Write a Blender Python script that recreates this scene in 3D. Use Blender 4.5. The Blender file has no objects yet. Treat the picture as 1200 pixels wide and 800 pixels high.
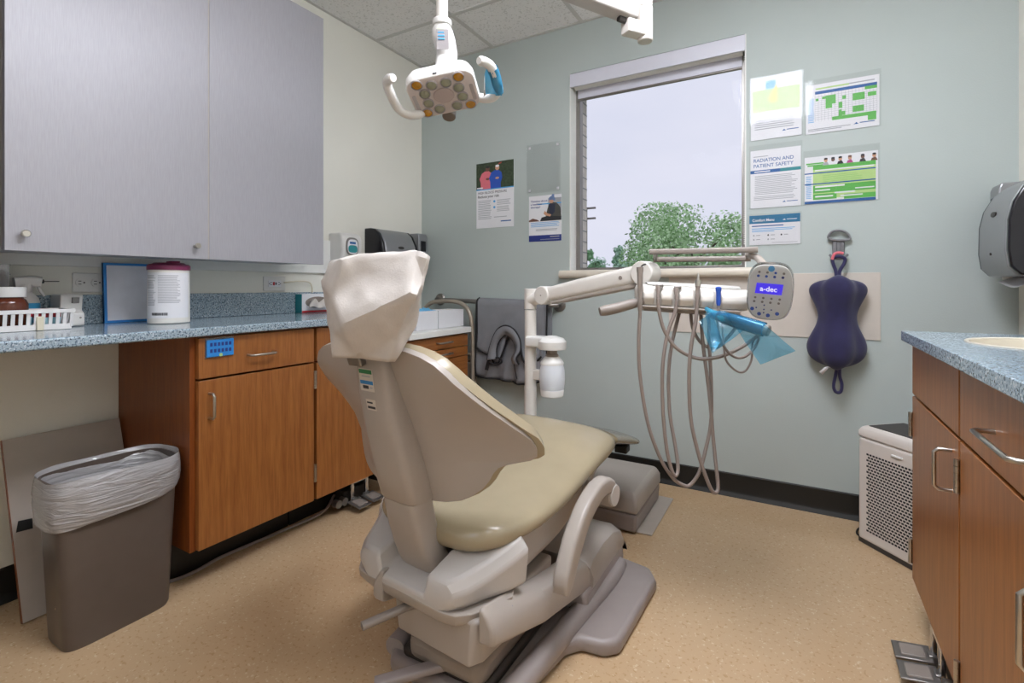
import bpy, bmesh, math, random
from mathutils import Vector, Matrix, noise
random.seed(7)
S = bpy.context.scene
COL = S.collection
R = math.radians
# ------------------------------------------------------------------ camera
F, U0, V0, CZ = 583.0, 600.0, 335.5, 1.045          # focal length in px, horizon, eye height
YAW = R(29.9)
RT = Vector((math.cos(YAW), math.sin(YAW), 0)); FW = Vector((-math.sin(YAW), math.cos(YAW), 0))
cam = bpy.data.cameras.new('camera'); co = bpy.data.objects.new('camera', cam); COL.objects.link(co)
co.location = (0, 0, CZ); co.rotation_euler = (R(90), 0, YAW)
cam.sensor_width = 36; cam.lens = F/1200*36; cam.shift_y = -(400-V0)/1200; cam.clip_start = .02; cam.clip_end = 300
S.camera = co
def ray(px, py): return FW + RT*((px-U0)/F) + Vector((0, 0, (V0-py)/F))
EYE = Vector((0, 0, CZ))
def PT(px, py, t): return EYE + ray(px, py)*t           # a point at depth t metres
def PX(px, py, x): d = ray(px, py); return EYE + d*(x/d.x)
def PY(px, py, y): d = ray(px, py); return EYE + d*(y/d.y)
def PZ(px, py, z): d = ray(px, py); return EYE + d*((z-CZ)/d.z)
# ------------------------------------------------------------------ materials
def lin(c):
    if isinstance(c, str): c = [int(c[i:i+2], 16)/255 for i in (0, 2, 4)]
    return tuple((v/12.92 if v <= .04045 else ((v+.055)/1.055)**2.4) for v in c)
MATS = {}
def nd(nt, t, **kw):
    n = nt.nodes.new(t)
    for k, v in kw.items():
        if k in n.inputs: n.inputs[k].default_value = v
        else: setattr(n, k, v)
    return n
def mat(name, c, rough=.5, metal=0, var=.05, scale=18, bump=0, bscale=60, spec=.5, coat=0, sheen=0, stretch=None, aniso=0, trans=0, alpha=1, sss=0):
    m = bpy.data.materials.new(name); m.use_nodes = True; nt = m.node_tree
    b = nt.nodes['Principled BSDF']; L = nt.links
    c = lin(c)
    tc = nd(nt, 'ShaderNodeTexCoord'); mp = nd(nt, 'ShaderNodeMapping'); L.new(tc.outputs['Object'], mp.inputs['Vector'])
    if stretch: mp.inputs['Scale'].default_value = stretch
    n = nd(nt, 'ShaderNodeTexNoise', Scale=scale, Detail=4.0); L.new(mp.outputs[0], n.inputs['Vector'])
    r = nd(nt, 'ShaderNodeValToRGB')
    r.color_ramp.elements[0].position = .3; r.color_ramp.elements[1].position = .7
    r.color_ramp.elements[0].color = tuple(v*(1-var) for v in c)+(1,); r.color_ramp.elements[1].color = tuple(min(1, v*(1+var)) for v in c)+(1,)
    L.new(n.outputs['Fac'], r.inputs['Fac']); L.new(r.outputs['Color'], b.inputs['Base Color'])
    b.inputs['Roughness'].default_value = rough; b.inputs['Metallic'].default_value = metal
    b.inputs['Specular IOR Level'].default_value = spec; b.inputs['Coat Weight'].default_value = coat
    b.inputs['Sheen Weight'].default_value = sheen; b.inputs['Anisotropic'].default_value = aniso
    b.inputs['Transmission Weight'].default_value = trans; b.inputs['Alpha'].default_value = alpha
    if sss: b.inputs['Subsurface Weight'].default_value = sss; b.inputs['Subsurface Radius'].default_value = (.02, .015, .01)
    if bump:
        n2 = nd(nt, 'ShaderNodeTexNoise', Scale=bscale, Detail=3.0); L.new(mp.outputs[0], n2.inputs['Vector'])
        bp = nd(nt, 'ShaderNodeBump', Strength=bump, Distance=.002); L.new(n2.outputs['Fac'], bp.inputs['Height']); L.new(bp.outputs[0], b.inputs['Normal'])
    MATS[name] = m
    return m
def speckle(name, base, specks, scale=260, rough=.3, size=.25, bump=0, coat=0):
    """solid surface: base colour with small chips of other colours"""
    m = bpy.data.materials.new(name); m.use_nodes = True; nt = m.node_tree; L = nt.links; b = nt.nodes['Principled BSDF']
    tc = nd(nt, 'ShaderNodeTexCoord'); cur = None
    base = lin(base)
    nz = nd(nt, 'ShaderNodeTexNoise', Scale=6.0); L.new(tc.outputs['Object'], nz.inputs['Vector'])
    r0 = nd(nt, 'ShaderNodeValToRGB'); r0.color_ramp.elements[0].color = tuple(v*.95 for v in base)+(1,); r0.color_ramp.elements[1].color = tuple(min(1, v*1.05) for v in base)+(1,)
    L.new(nz.outputs['Fac'], r0.inputs['Fac']); cur = r0.outputs['Color']
    for i, (c, thr, sc) in enumerate(specks):
        v = nd(nt, 'ShaderNodeTexNoise', Scale=scale*sc, Detail=1.0)
        mp = nd(nt, 'ShaderNodeMapping'); mp.inputs['Location'].default_value = (i*3.7, i*1.3, i*5.1)
        L.new(tc.outputs['Object'], mp.inputs['Vector']); L.new(mp.outputs[0], v.inputs['Vector'])
        rp = nd(nt, 'ShaderNodeValToRGB'); rp.color_ramp.elements[0].position = thr; rp.color_ramp.elements[1].position = thr+.05
        L.new(v.outputs['Fac'], rp.inputs['Fac'])
        mx = nd(nt, 'ShaderNodeMix'); mx.data_type = 'RGBA'
        L.new(rp.outputs['Color'], mx.inputs[0]); L.new(cur, mx.inputs[6]); mx.inputs[7].default_value = lin(c)+(1,)
        cur = mx.outputs[2]
        if bump and i == 0:
            bp = nd(nt, 'ShaderNodeBump', Strength=bump, Distance=.003); bp.invert = True
            L.new(rp.outputs['Color'], bp.inputs['Height']); L.new(bp.outputs[0], b.inputs['Normal'])
    L.new(cur, b.inputs['Base Color']); b.inputs['Roughness'].default_value = rough; b.inputs['Coat Weight'].default_value = coat
    MATS[name] = m; return m
def wood(name, c1, c2, axis=2, rough=.35):
    m = bpy.data.materials.new(name); m.use_nodes = True; nt = m.node_tree; L = nt.links; b = nt.nodes['Principled BSDF']
    tc = nd(nt, 'ShaderNodeTexCoord'); mp = nd(nt, 'ShaderNodeMapping')
    sc = [26, 26, 26]; sc[axis] = 1.6; mp.inputs['Scale'].default_value = sc
    L.new(tc.outputs['Object'], mp.inputs['Vector'])
    n = nd(nt, 'ShaderNodeTexNoise', Scale=2.4, Detail=7.0, Roughness=.6, Distortion=.6); L.new(mp.outputs[0], n.inputs['Vector'])
    mp2 = nd(nt, 'ShaderNodeMapping'); sc2 = [260, 260, 260]; sc2[axis] = 14; mp2.inputs['Scale'].default_value = sc2
    L.new(tc.outputs['Object'], mp2.inputs['Vector']); n2 = nd(nt, 'ShaderNodeTexNoise', Scale=1.0, Detail=2.0); L.new(mp2.outputs[0], n2.inputs['Vector'])
    ad = nd(nt, 'ShaderNodeMath', operation='MULTIPLY_ADD'); ad.inputs[1].default_value = .45; L.new(n2.outputs['Fac'], ad.inputs[0]); L.new(n.outputs['Fac'], ad.inputs[2])
    r = nd(nt, 'ShaderNodeValToRGB'); r.color_ramp.elements[0].position = .45; r.color_ramp.elements[1].position = .95
    r.color_ramp.elements[0].color = lin(c1)+(1,); r.color_ramp.elements[1].color = lin(c2)+(1,)
    L.new(ad.outputs[0], r.inputs['Fac']); L.new(r.outputs['Color'], b.inputs['Base Color'])
    b.inputs['Roughness'].default_value = rough
    MATS[name] = m; return m
def emit(name, c, s):
    m = bpy.data.materials.new(name); m.use_nodes = True; nt = m.node_tree; nt.nodes.clear()
    e = nd(nt, 'ShaderNodeEmission', Strength=s); e.inputs['Color'].default_value = lin(c)+(1,)
    o = nd(nt, 'ShaderNodeOutputMaterial'); nt.links.new(e.outputs[0], o.inputs[0]); MATS[name] = m; return m
def clear(name, tint='FFFFFF', gloss=.08, rough=.03, body=0, bodyc='FFFFFF', fk=1.0, wr=0):
    """thin clear sheet: straight-through transparency + mirror reflection + a little diffuse body"""
    m = bpy.data.materials.new(name); m.use_nodes = True; nt = m.node_tree; nt.nodes.clear(); L = nt.links
    t = nd(nt, 'ShaderNodeBsdfTransparent'); t.inputs[0].default_value = lin(tint)+(1,)
    d = nd(nt, 'ShaderNodeBsdfDiffuse'); d.inputs[0].default_value = lin(bodyc)+(1,)
    tl = nd(nt, 'ShaderNodeBsdfTranslucent'); tl.inputs[0].default_value = lin(bodyc)+(1,)
    dd = nd(nt, 'ShaderNodeMixShader'); dd.inputs[0].default_value = .4; L.new(d.outputs[0], dd.inputs[1]); L.new(tl.outputs[0], dd.inputs[2])
    a = nd(nt, 'ShaderNodeMixShader'); a.inputs[0].default_value = body; L.new(t.outputs[0], a.inputs[1]); L.new(dd.outputs[0], a.inputs[2])
    g = nd(nt, 'ShaderNodeBsdfGlossy'); g.inputs['Roughness'].default_value = rough
    if wr:
        tc = nd(nt, 'ShaderNodeTexCoord'); mp = nd(nt, 'ShaderNodeMapping'); mp.inputs['Scale'].default_value = (14, 6, 45); L.new(tc.outputs['Object'], mp.inputs['Vector'])
        n2 = nd(nt, 'ShaderNodeTexNoise', Scale=1.0, Detail=4.0, Distortion=1.2); L.new(mp.outputs[0], n2.inputs['Vector'])
        bp = nd(nt, 'ShaderNodeBump', Strength=wr, Distance=.012); L.new(n2.outputs['Fac'], bp.inputs['Height'])
        for q in (d, tl, g): L.new(bp.outputs[0], q.inputs['Normal'])
    lw = nd(nt, 'ShaderNodeFresnel', IOR=1.45); ml = nd(nt, 'ShaderNodeMath', operation='MULTIPLY_ADD'); ml.inputs[1].default_value = fk; ml.inputs[2].default_value = gloss-.04
    ml.use_clamp = True
    L.new(lw.outputs[0], ml.inputs[0])
    mx = nd(nt, 'ShaderNodeMixShader'); L.new(ml.outputs[0], mx.inputs[0]); L.new(a.outputs[0], mx.inputs[1]); L.new(g.outputs[0], mx.inputs[2])
    o = nd(nt, 'ShaderNodeOutputMaterial'); L.new(mx.outputs[0], o.inputs[0]); MATS[name] = m; return m
M = MATS
# ------------------------------------------------------------------ mesh helpers
WM = {}
def catmull(pts, n=8):
    pts = [Vector(p) for p in pts]
    if len(pts) < 3: return pts
    P = [pts[0]*2-pts[1]]+pts+[pts[-1]*2-pts[-2]]; out = []
    for i in range(1, len(P)-2):
        a, b, c, d = P[i-1:i+3]
        for k in range(n):
            t = k/n
            out.append(.5*((2*b)+(c-a)*t+(2*a-5*b+4*c-d)*t*t+(3*b-a-3*c+d)*t**3))
    return out+[pts[-1]]
def interp(tab, x):
    """piecewise smooth lookup in [(x, v)...]"""
    if x <= tab[0][0]: return tab[0][1]
    for (a, va), (b, vb) in zip(tab, tab[1:]):
        if x <= b:
            t = (x-a)/(b-a); return va+(vb-va)*t
    return tab[-1][1]
def rrect(w, h, r, n=4):
    """rounded rectangle, centred, as 2-D points"""
    out = []
    for cx, cy, a0 in ((w/2-r, h/2-r, 0), (-w/2+r, h/2-r, 90), (-w/2+r, -h/2+r, 180), (w/2-r, -h/2+r, 270)):
        for k in range(n+1):
            a = R(a0+90*k/n); out.append((cx+r*math.cos(a), cy+r*math.sin(a)))
    return out
def oval(w, h, n=20, p=2.0):
    out = []
    for k in range(n):
        a = 2*math.pi*k/n; c, s = math.cos(a), math.sin(a)
        out.append((w/2*math.copysign(abs(c)**(2/p), c), h/2*math.copysign(abs(s)**(2/p), s)))
    return out
class MB:
    def __init__(s): s.bm = bmesh.new()
    def ring(s, pts): return [s.bm.verts.new(p) for p in pts]
    def face(s, vs):
        try: s.bm.faces.new(vs)
        except ValueError: pass
    def loft(s, rings, cap=True, closed=True, loop=False):
        vr = [s.ring(r) for r in rings]; n = len(vr[0])
        prs = list(zip(vr, vr[1:]))+([(vr[-1], vr[0])] if loop else [])
        for a, b in prs:
            for i in range(n if closed else n-1):
                j = (i+1) % n; s.face((a[i], a[j], b[j], b[i]))
        if cap and closed and not loop: s.face(vr[0][::-1]); s.face(vr[-1])
        return s
    def box(s, x0, x1, y0, y1, z0, z1):
        a = [(x0, y0), (x1, y0), (x1, y1), (x0, y1)]
        return s.loft([[Vector((x, y, z)) for x, y in a] for z in (z0, z1)])
    def obox(s, c, size, mtx=None):
        mtx = mtx or Matrix.Identity(3); c = Vector(c); h = Vector(size)/2
        return s.loft([[c+mtx @ Vector((x*h.x, y*h.y, z*h.z)) for x, y in ((-1, -1), (1, -1), (1, 1), (-1, 1))] for z in (-1, 1)])
    def prism(s, pts, o, ax, ay, d0, d1):
        """polygon pts in the plane (ax, ay) at o, extruded along ax x ay from d0 to d1"""
        o, ax, ay = Vector(o), Vector(ax), Vector(ay); n = ax.cross(ay)
        return s.loft([[o+ax*a+ay*b+n*d for a, b in pts] for d in (d0, d1)])
    def sweep(s, path, sec, up=(0, 0, 1), scale=None, cap=True, smooth=0):
        """section sec (2-D) carried along path; up fixes the second section axis"""
        path = catmull(path, smooth) if smooth else [Vector(p) for p in path]
        up = Vector(up); rings = []
        for i, p in enumerate(path):
            d = (path[min(i+1, len(path)-1)]-path[max(i-1, 0)]).normalized()
            x = d.cross(up)
            if x.length < 1e-4: x = d.orthogonal()
            x.normalize(); y = x.cross(d)
            k = scale(i/(len(path)-1)) if scale else 1
            kx, ky = k if isinstance(k, tuple) else (k, k)
            rings.append([p+x*a*kx+y*b*ky for a, b in sec])
        return s.loft(rings, cap)
    def tube(s, path, r, seg=10, smooth=6, cap=True, rf=None):
        path = catmull(path, smooth) if smooth else [Vector(p) for p in path]
        d0 = (path[1]-path[0]).normalized(); x = d0.orthogonal().normalized(); rings = []; pd = d0
        for i, p in enumerate(path):
            d = (path[min(i+1, len(path)-1)]-path[max(i-1, 0)]).normalized()
            q = pd.rotation_difference(d); x = q @ x; x = (x-d*x.dot(d)).normalized(); y = d.cross(x); pd = d
            rr = rf(i/(len(path)-1)) if rf else r
            rings.append([p+(x*math.cos(2*math.pi*k/seg)+y*math.sin(2*math.pi*k/seg))*rr for k in range(seg)])
        return s.loft(rings, cap)
    def cyl(s, a, b, r, seg=20, r2=None):
        return s.tube([a, b], r, seg, 0, rf=(lambda t: r+(r2-r)*t) if r2 is not None else None)
    def lathe(s, prof, o, ax=(0, 0, 1), seg=24, cap=True):
        o, ax = Vector(o), Vector(ax).normalized(); x = ax.orthogonal().normalized(); y = ax.cross(x)
        return s.loft([[o+ax*h+(x*math.cos(2*math.pi*k/seg)+y*math.sin(2*math.pi*k/seg))*max(r, 1e-4) for k in range(seg)] for r, h in prof], cap)
    def grid(s, f, nu, nv):
        v = [[s.bm.verts.new(f(i/nu, j/nv)) for j in range(nv+1)] for i in range(nu+1)]
        for i in range(nu):
            for j in range(nv): s.face((v[i][j], v[i+1][j], v[i+1][j+1], v[i][j+1]))
        return s
    def ball(s, c, r, seg=16, rings=10):
        c = Vector(c); r = Vector(r) if not isinstance(r, (int, float)) else Vector((r, r, r))
        rr = []
        for i in range(rings+1):
            a = math.pi*i/rings; k = max(math.sin(a), 1e-3)
            rr.append([c+Vector((r.x*k*math.cos(2*math.pi*j/seg), r.y*k*math.sin(2*math.pi*j/seg), -r.z*math.cos(a))) for j in range(seg)])
        return s.loft(rr)
    def quad(s, *p): s.face([s.bm.verts.new(Vector(q)) for q in p]); return s
    def build(s, name, m, parent=None, loc=None, bevel=0, seg=2, sub=0, solid=0, angle=38, flat=False, offset=-1):
        bm = s.bm
        bmesh.ops.remove_doubles(bm, verts=bm.verts, dist=1e-6)
        bmesh.ops.recalc_face_normals(bm, faces=bm.faces)
        if parent is not None: w = WM[parent.name]
        else: w = Matrix.Translation(Vector(loc) if loc is not None else Vector((0, 0, 0)))
        bm.transform(w.inverted())
        me = bpy.data.meshes.new(name); bm.to_mesh(me); bm.free()
        mm = m if isinstance(m, bpy.types.Material) else MATS[m]
        me.materials.append(mm)
        if not flat:
            for p in me.polygons: p.use_smooth = True
            if not sub: me.set_sharp_from_angle(angle=R(angle))
        o = bpy.data.objects.new(name, me); COL.objects.link(o)
        if parent is not None: o.parent = parent
        else: o.matrix_world = w; o.location = w.translation
        WM[o.name] = w
        if solid:
            q = o.modifiers.new('solid', 'SOLIDIFY'); q.thickness = solid; q.offset = offset
        if bevel:
            q = o.modifiers.new('bevel', 'BEVEL'); q.width = bevel; q.segments = seg; q.limit_method = 'ANGLE'; q.angle_limit = R(35)
        if sub:
            q = o.modifiers.new('sub', 'SUBSURF'); q.levels = sub; q.render_levels = sub
        return o
def thing(name, loc, label=None, cat=None, group=None, kind=None, rz=0):
    o = bpy.data.objects.new(name, None); COL.objects.link(o); o.empty_display_size = .1
    o.location = loc; o.rotation_euler = (0, 0, rz)
    WM[o.name] = Matrix.Translation(Vector(loc)) @ Matrix.Rotation(rz, 4, 'Z')
    return tag(o, label, cat, group, kind)
def tag(o, label=None, cat=None, group=None, kind=None):
    if label: o['label'] = label
    if cat: o['category'] = cat
    if group: o['group'] = group
    if kind: o['kind'] = kind
    return o
def struct(o): o['kind'] = 'structure'; return o
def text(s, size, o, ax, ay, m, parent, name='lettering', width=None, bold=0):
    """lettering as a flat mesh, lower left corner at o"""
    cu = bpy.data.curves.new('t', 'FONT'); cu.body = s; cu.size = size; cu.offset = bold
    ob = bpy.data.objects.new('t', cu); COL.objects.link(ob)
    dg = bpy.context.evaluated_depsgraph_get(); me = bpy.data.meshes.new_from_object(ob.evaluated_get(dg))
    COL.objects.unlink(ob); bpy.data.objects.remove(ob)
    o, ax, ay = Vector(o), Vector(ax), Vector(ay)
    k = 1
    if width:
        ws = [v.co.x for v in me.vertices]; k = width/max(max(ws), 1e-6)
    mb = MB(); mb.bm.from_mesh(me); bpy.data.meshes.remove(me)
    for v in mb.bm.verts: v.co = o+ax*(v.co.x*k)+ay*v.co.y
    return mb.build(name, m, parent, flat=True)
# ------------------------------------------------------------------ palette
mat('wall_sage', 'B3BCB9', .75, var=.02, scale=3, bump=.25, bscale=180)
mat('wall_cream', 'E8E6DC', .75, var=.02, scale=3, bump=.25, bscale=180)
mat('panel_beige', 'CBC2B8', .55, var=.02)
mat('white_paint', 'E6E6E2', .5, var=.02)
mat('white_plastic', 'DEDCD8', .35, var=.02)
mat('sill_cream', 'DCD3C4', .35, var=.03)
speckle('ceiling_tile', 'F0EFEE', [('DAD9D7', .60, .55), ('F6F5F4', .62, 1.1)], 150, .9, bump=.35)
mat('grid_white', 'CFCECB', .6, var=.02)
speckle('floor_tan', 'C2A582', [('B5966F', .62, .45), ('CFB898', .66, .6)], 190, .15)
mat('shade_glare', 'D3D3DE', .45, var=.01); mat('hook_grey', '77777A', .4)  # roller shade's lilac grey holds window glare; the shade itself is white
mat('black_rubber', '15130F', .45, var=.1)
wood('wood', '804A22', 'A56A36', 2)
wood('wood_h', '804A22', 'A56A36', 1)
wood('wood_dark', '6B3513', '8A4A1E', 2)
speckle('solid_surface', '98AAB6', [('617382', .56, .9), ('C3CED6', .60, 1.0), ('37414B', .625, 1.1)], 180, .14)
mat('laminate_grey', 'A3A2A8', .44, metal=.15, var=.06, scale=9, stretch=(60, 60, 2.5), aniso=.3)
mat('edge_dark', 'A8A29C', .5)
mat('cab_inside', 'C9C8C6', .6)
mat('nickel', 'B9B4AC', .28, metal=1, var=.03)
mat('chrome', 'CFCFD2', .12, metal=1, var=.02)
mat('steel_grey', '8E8A86', .35, metal=.8, var=.05)
mat('shell', 'A89F97', .36, var=.02, scale=8)
mat('shell_light', 'BFBAB6', .36, var=.02, scale=8)
mat('vinyl', 'A2957B', .2, var=.04, scale=12, bump=.08, bscale=300)
mat('vinyl_clear', 'BDB49C', .16, var=.05, scale=8, coat=.5)
mat('base_grey', '938986', .36, var=.05, scale=10)
mat('dark_grey', '3A3633', .5, var=.08)
mat('mid_grey', '8A8078', .4, var=.05)
mat('unit_white', 'DAD5CE', .32, var=.02)
mat('hose_grey', '8C8079', .42, var=.05)
mat('paper', 'C9C2BC', .85, var=.03, scale=40, bump=.25, bscale=220, sss=0)
mat('bin_brown', '5B5049', .42, var=.05)
clear('bin_liner', 'F8F8FA', .10, .2, body=.62, bodyc='F4F3F6', wr=1)
clear('window_glass', 'FFFFFF', .0408, .01, fk=.03)
clear('acrylic', 'FBFBFB', .042, .05, fk=.22)
clear('cling_wrap', 'FFFFFF', .12, .10, body=.05, wr=.8)
clear('keypad_wrap', 'FFFFFF', .045, .12, body=.0, wr=.25)
clear('toe_wrap', 'FFFFFF', .10, .15, body=.38, bodyc='EFE8DA', wr=.3)
clear('handle_blue', 'A6D6E8', .07, .12, body=.62, bodyc='4FB8EA')
clear('blue_film', 'A6D6E8', .08, .10, body=.24, bodyc='3FA6D0')
mat('bottle_milk', 'D9DDE3', .3, var=.02)
mat('wall_white', 'E9E7E1', .75, var=.02, bump=.2, bscale=180)
clear('clear_tub', 'F1F1F4', .10, .06, body=.12)
clear('bottle_clear', 'E8EEF3', .10, .25, body=.62, bodyc='E9EFF5')
mat('teal_grip', '2F86A6', .2, var=.12, scale=25, coat=.6)
mat('apron_grey', '808186', .75, var=.05, bump=.3, bscale=120)
mat('binding_black', '19181B', .7)
mat('velvet', '25224A', .9, var=.14, scale=22, sheen=.25, bump=.4, bscale=160)
mat('towel_silver', '98999B', .34, metal=.55, var=.02)
mat('smoke_black', '17161C', .15, var=.05)
mat('tube_beige', 'A79B8C', .35, metal=.3, var=.03)
mat('print_white', 'E6E6EA', .45, var=.01)
mat('print_black', '2B2B30', .5); mat('print_grey', 'A6A8AE', .5); mat('print_blue', '1F5C9E', .45); mat('print_navy', '26357F', .45)
mat('print_teal', '2A8C93', .45); mat('print_bluegreen', '1B6E97', .45); mat('print_green', '5BB24D', .45); mat('print_lime', 'B6D588', .45, var=.03)
mat('print_forest', '35432F', .5, var=.45, scale=60); mat('print_pink', 'D9707C', .5); mat('print_royal', '2A54B4', .5); mat('print_skin', 'C89679', .5); mat('print_brownskin', '6E4A3C', .5)
mat('print_coat', '4A4A45', .5, var=.2); mat('print_scarf', '2B3046', .5); mat('print_hat', '6C83AE', .5, var=.2); mat('print_sky', '4FA5DC', .45); mat('print_yellow', 'D8C44A', .45); mat('print_red', 'C8453F', .5); mat('print_magenta', 'B04A86', .5)
mat('label_green', '2E7D4A', .5); mat('label_blue', '3A84BE', .5); mat('label_cream', 'CFC6BA', .5)
mat('blue_edge', '2C84CF', .4); mat('board_white', 'E6E6EE', .3)
mat('burgundy', '7B2B52', .35); mat('canister_white', 'E3E0DA', .38, var=.02)
mat('amber', '5E2F1F', .15, var=.1); mat('basket_white', 'E4E2E0', .35); mat('red_cap', 'BE2A33', .4); mat('pale_blue', 'A9D3DF', .4); mat('sky_blue', '36A6DA', .35)
mat('cream_tag', 'DCD3BC', .4); mat('taupe', 'AFA59B', .55, var=.03); mat('purifier_white', 'D8D0C9', .4, var=.02)
mat('lens_green', '8E907C', .12, var=.15, scale=60, coat=.6); mat('lens_amber', 'B5801F', .12, var=.25, scale=90, coat=.6); mat('lens_bezel', 'A59FA0', .35)
mat('lamp_face', 'CFC5C2', .35); mat('lamp_centre', 'B3A5A2', .3)
mat('glove_blue', '5FA9D2', .6); mat('ceramic', 'E2DAC9', .15)
mat('brick_pale', 'C4BDB9', .85, var=.12, scale=30); mat('asphalt', '8A8A8C', .9); mat('grass', '6C8F55', .95, var=.2)
mat('bark', '5F5347', .9, var=.2); mat('pole_wood', '857B78', .9)
mat('leaf', 'B8D6A6', .8, var=.35, scale=1.2); mat('leaf_dark', '8DB48C', .8, var=.35, scale=1.2); mat('leaf_far', 'B4D2BC', .8, var=.25, scale=1.0)  # leaf green lightened, bright outdoor haze is put into the colour
emit('screen_violet', '4A35F0', .9); emit('screen_text', 'E8E4FF', 1.0)
emit('diffuser', 'F3F6FF', 25.0); emit('diffuser_fill', 'F3F6FF', 5.5)  # the weaker one belongs to the added rear fill light
# ------------------------------------------------------------------ the room shell
WX, BY, RX, FY, CH = -2.286, 2.706, .757, -1.75, 2.577
WT = .26
struct(MB().box(WX-WT, RX+.2, FY-.2, BY+WT, -.12, 0).build('floor', 'floor_tan'))
struct(MB().box(WX-WT, RX+.2, FY-.2, BY+WT, CH, CH+.1).build('ceiling', 'ceiling_tile'))
struct(MB().box(WX-WT, WX, FY-.2, BY+WT, 0, CH).build('wall_left', 'wall_cream'))
struct(MB().box(RX, RX+.2, FY-.2, BY+WT, 0, CH).build('wall_right', 'wall_cream'))
struct(MB().box(WX, RX, FY-.2, FY, 0, CH).build('wall_front', 'wall_white'))
wx0, wx1, wz0, wz1 = -1.165, -.222, 1.128, 2.293
wb = MB()
wb.box(WX, wx0, BY, BY+.14, 0, CH).box(wx1, RX, BY, BY+.14, 0, CH).box(wx0, wx1, BY, BY+.14, 0, wz0).box(wx0, wx1, BY, BY+.14, wz1, CH)
struct(wb.build('wall_back', 'wall_sage'))
# masonry leaf outside the window
mo = MB()
mo.box(WX-WT, wx0+.012, BY+.14, BY+.243, -.1, CH+.3).box(wx1-.012, RX+.2, BY+.14, BY+.243, -.1, CH+.3).box(wx0+.012, wx1-.012, BY+.14, BY+.243, -.1, wz0-.03).box(wx0+.012, wx1-.012, BY+.14, BY+.243, wz1+.02, CH+.3)
bw = M['brick_pale']; nt = bw.node_tree
struct(mo.build('wall_outside', 'brick_pale'))
jn = MB()
for k in range(18): jn.box(wx0+.010, wx0+.0135, BY+.141, BY+.2425, 1.12+k*.066, 1.128+k*.066)
struct(jn.build('trim_4', 'asphalt'))
# ceiling grid
g = MB()
for k in range(-3, 5):
    x = -1.695+.61*k
    if WX < x < RX: g.box(x-.012, x+.012, FY, BY, CH-.004, CH+.001)
for k in range(-7, 2):
    y = 2.266+.61*k
    if FY < y < BY: g.box(WX, RX, y-.012, y+.012, CH-.0035, CH+.001)
g.box(WX, WX+.02, FY, BY, CH-.005, CH).box(WX, RX, BY-.02, BY, CH-.005, CH).box(RX-.02, RX, FY, BY, CH-.005, CH)
struct(g.build('trim_1', 'grid_white'))
def cove(name, a, b, nrm):
    a, b, n = Vector(a), Vector(b), Vector(nrm); z = Vector((0, 0, 1))
    pr = [(0, 0), (.022, 0), (.021, .004), (.012, .014), (.008, .03), (.006, .108), (0, .113)]
    m = MB(); m.loft([[p+n*u+z*v for u, v in pr] for p in (a, b)]); return struct(m.build(name, 'black_rubber'))
cove('baseboard_back', (WX, BY, 0), (RX, BY, 0), (0, -1, 0))
cove('baseboard_left', (WX, FY, 0), (WX, .914, 0), (1, 0, 0))
cove('baseboard_right', (RX, 1.96, 0), (RX, BY, 0), (-1, 0, 0))
# wall cleat below the wall cabinets
struct(MB().box(WX, WX+.019, -.6, 1.95, 1.117, 1.30).build('trim_2', 'white_paint', bevel=.002))
# ------------------------------------------------------------------ window
w = thing('window_1', ((wx0+wx1)/2, BY+.1, wz0), kind='structure')
f = MB(); fy0, fy1, fw = BY+.085, BY+.138, .028
f.box(wx0, wx0+fw, fy0, fy1, wz0, wz1).box(wx1-fw, wx1, fy0, fy1, wz0, wz1).box(wx0+fw, wx1-fw, fy0, fy1, wz0, wz0+fw).box(wx0+fw, wx1-fw, fy0, fy1, wz1-fw, wz1)
f.build('window_frame', 'steel_grey', w, bevel=.003)
MB().box(wx0+fw-.003, wx1-fw+.003, BY+.108, BY+.114, wz0+fw-.003, wz1-fw+.003).build('glass', 'window_glass', w, flat=True)
j = MB().box(wx0, wx0+.006, BY+.001, fy0, wz0, wz1).box(wx1-.006, wx1, BY+.001, fy0, wz0, wz1)
j.build('jamb', 'white_paint', w)
MB().sweep([(wx0-.05, BY+.012, wz0-.012), (wx1+.06, BY+.012, wz0-.012)], rrect(.12, .046, .02, 5)).build('window_sill', 'sill_cream', w, bevel=0)
# roller shade
b = thing('roller_shade', ((wx0+wx1)/2, BY+.03, wz1), 'rolled up white roller shade with flat fascia at the head of the window', 'blind')
MB().box(wx0+.004, wx1-.004, BY-.006, BY+.004, wz1-.083, wz1-.004).build('fascia', 'shade_glare', b, bevel=.002)
MB().cyl((wx0+.02, BY+.045, wz1-.06), (wx1-.02, BY+.045, wz1-.06), .026, 20).build('roll', 'white_paint', b)
MB().box(wx0+.025, wx1-.025, BY+.069, BY+.0702, wz1-.135, wz1-.05).build('shade_fabric', 'shade_glare', b)
MB().cyl((wx0+.025, BY+.07, wz1-.137), (wx1-.025, BY+.07, wz1-.137), .008, 12).build('hem_bar', 'steel_grey', b)
ch = MB()
for k in range(90): ch.ball((wx1-.011, BY+.030, wz1-.10-k*.0105), .0034, 6, 4)
ch.build('bead_chain', 'white_plastic', b)
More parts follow.
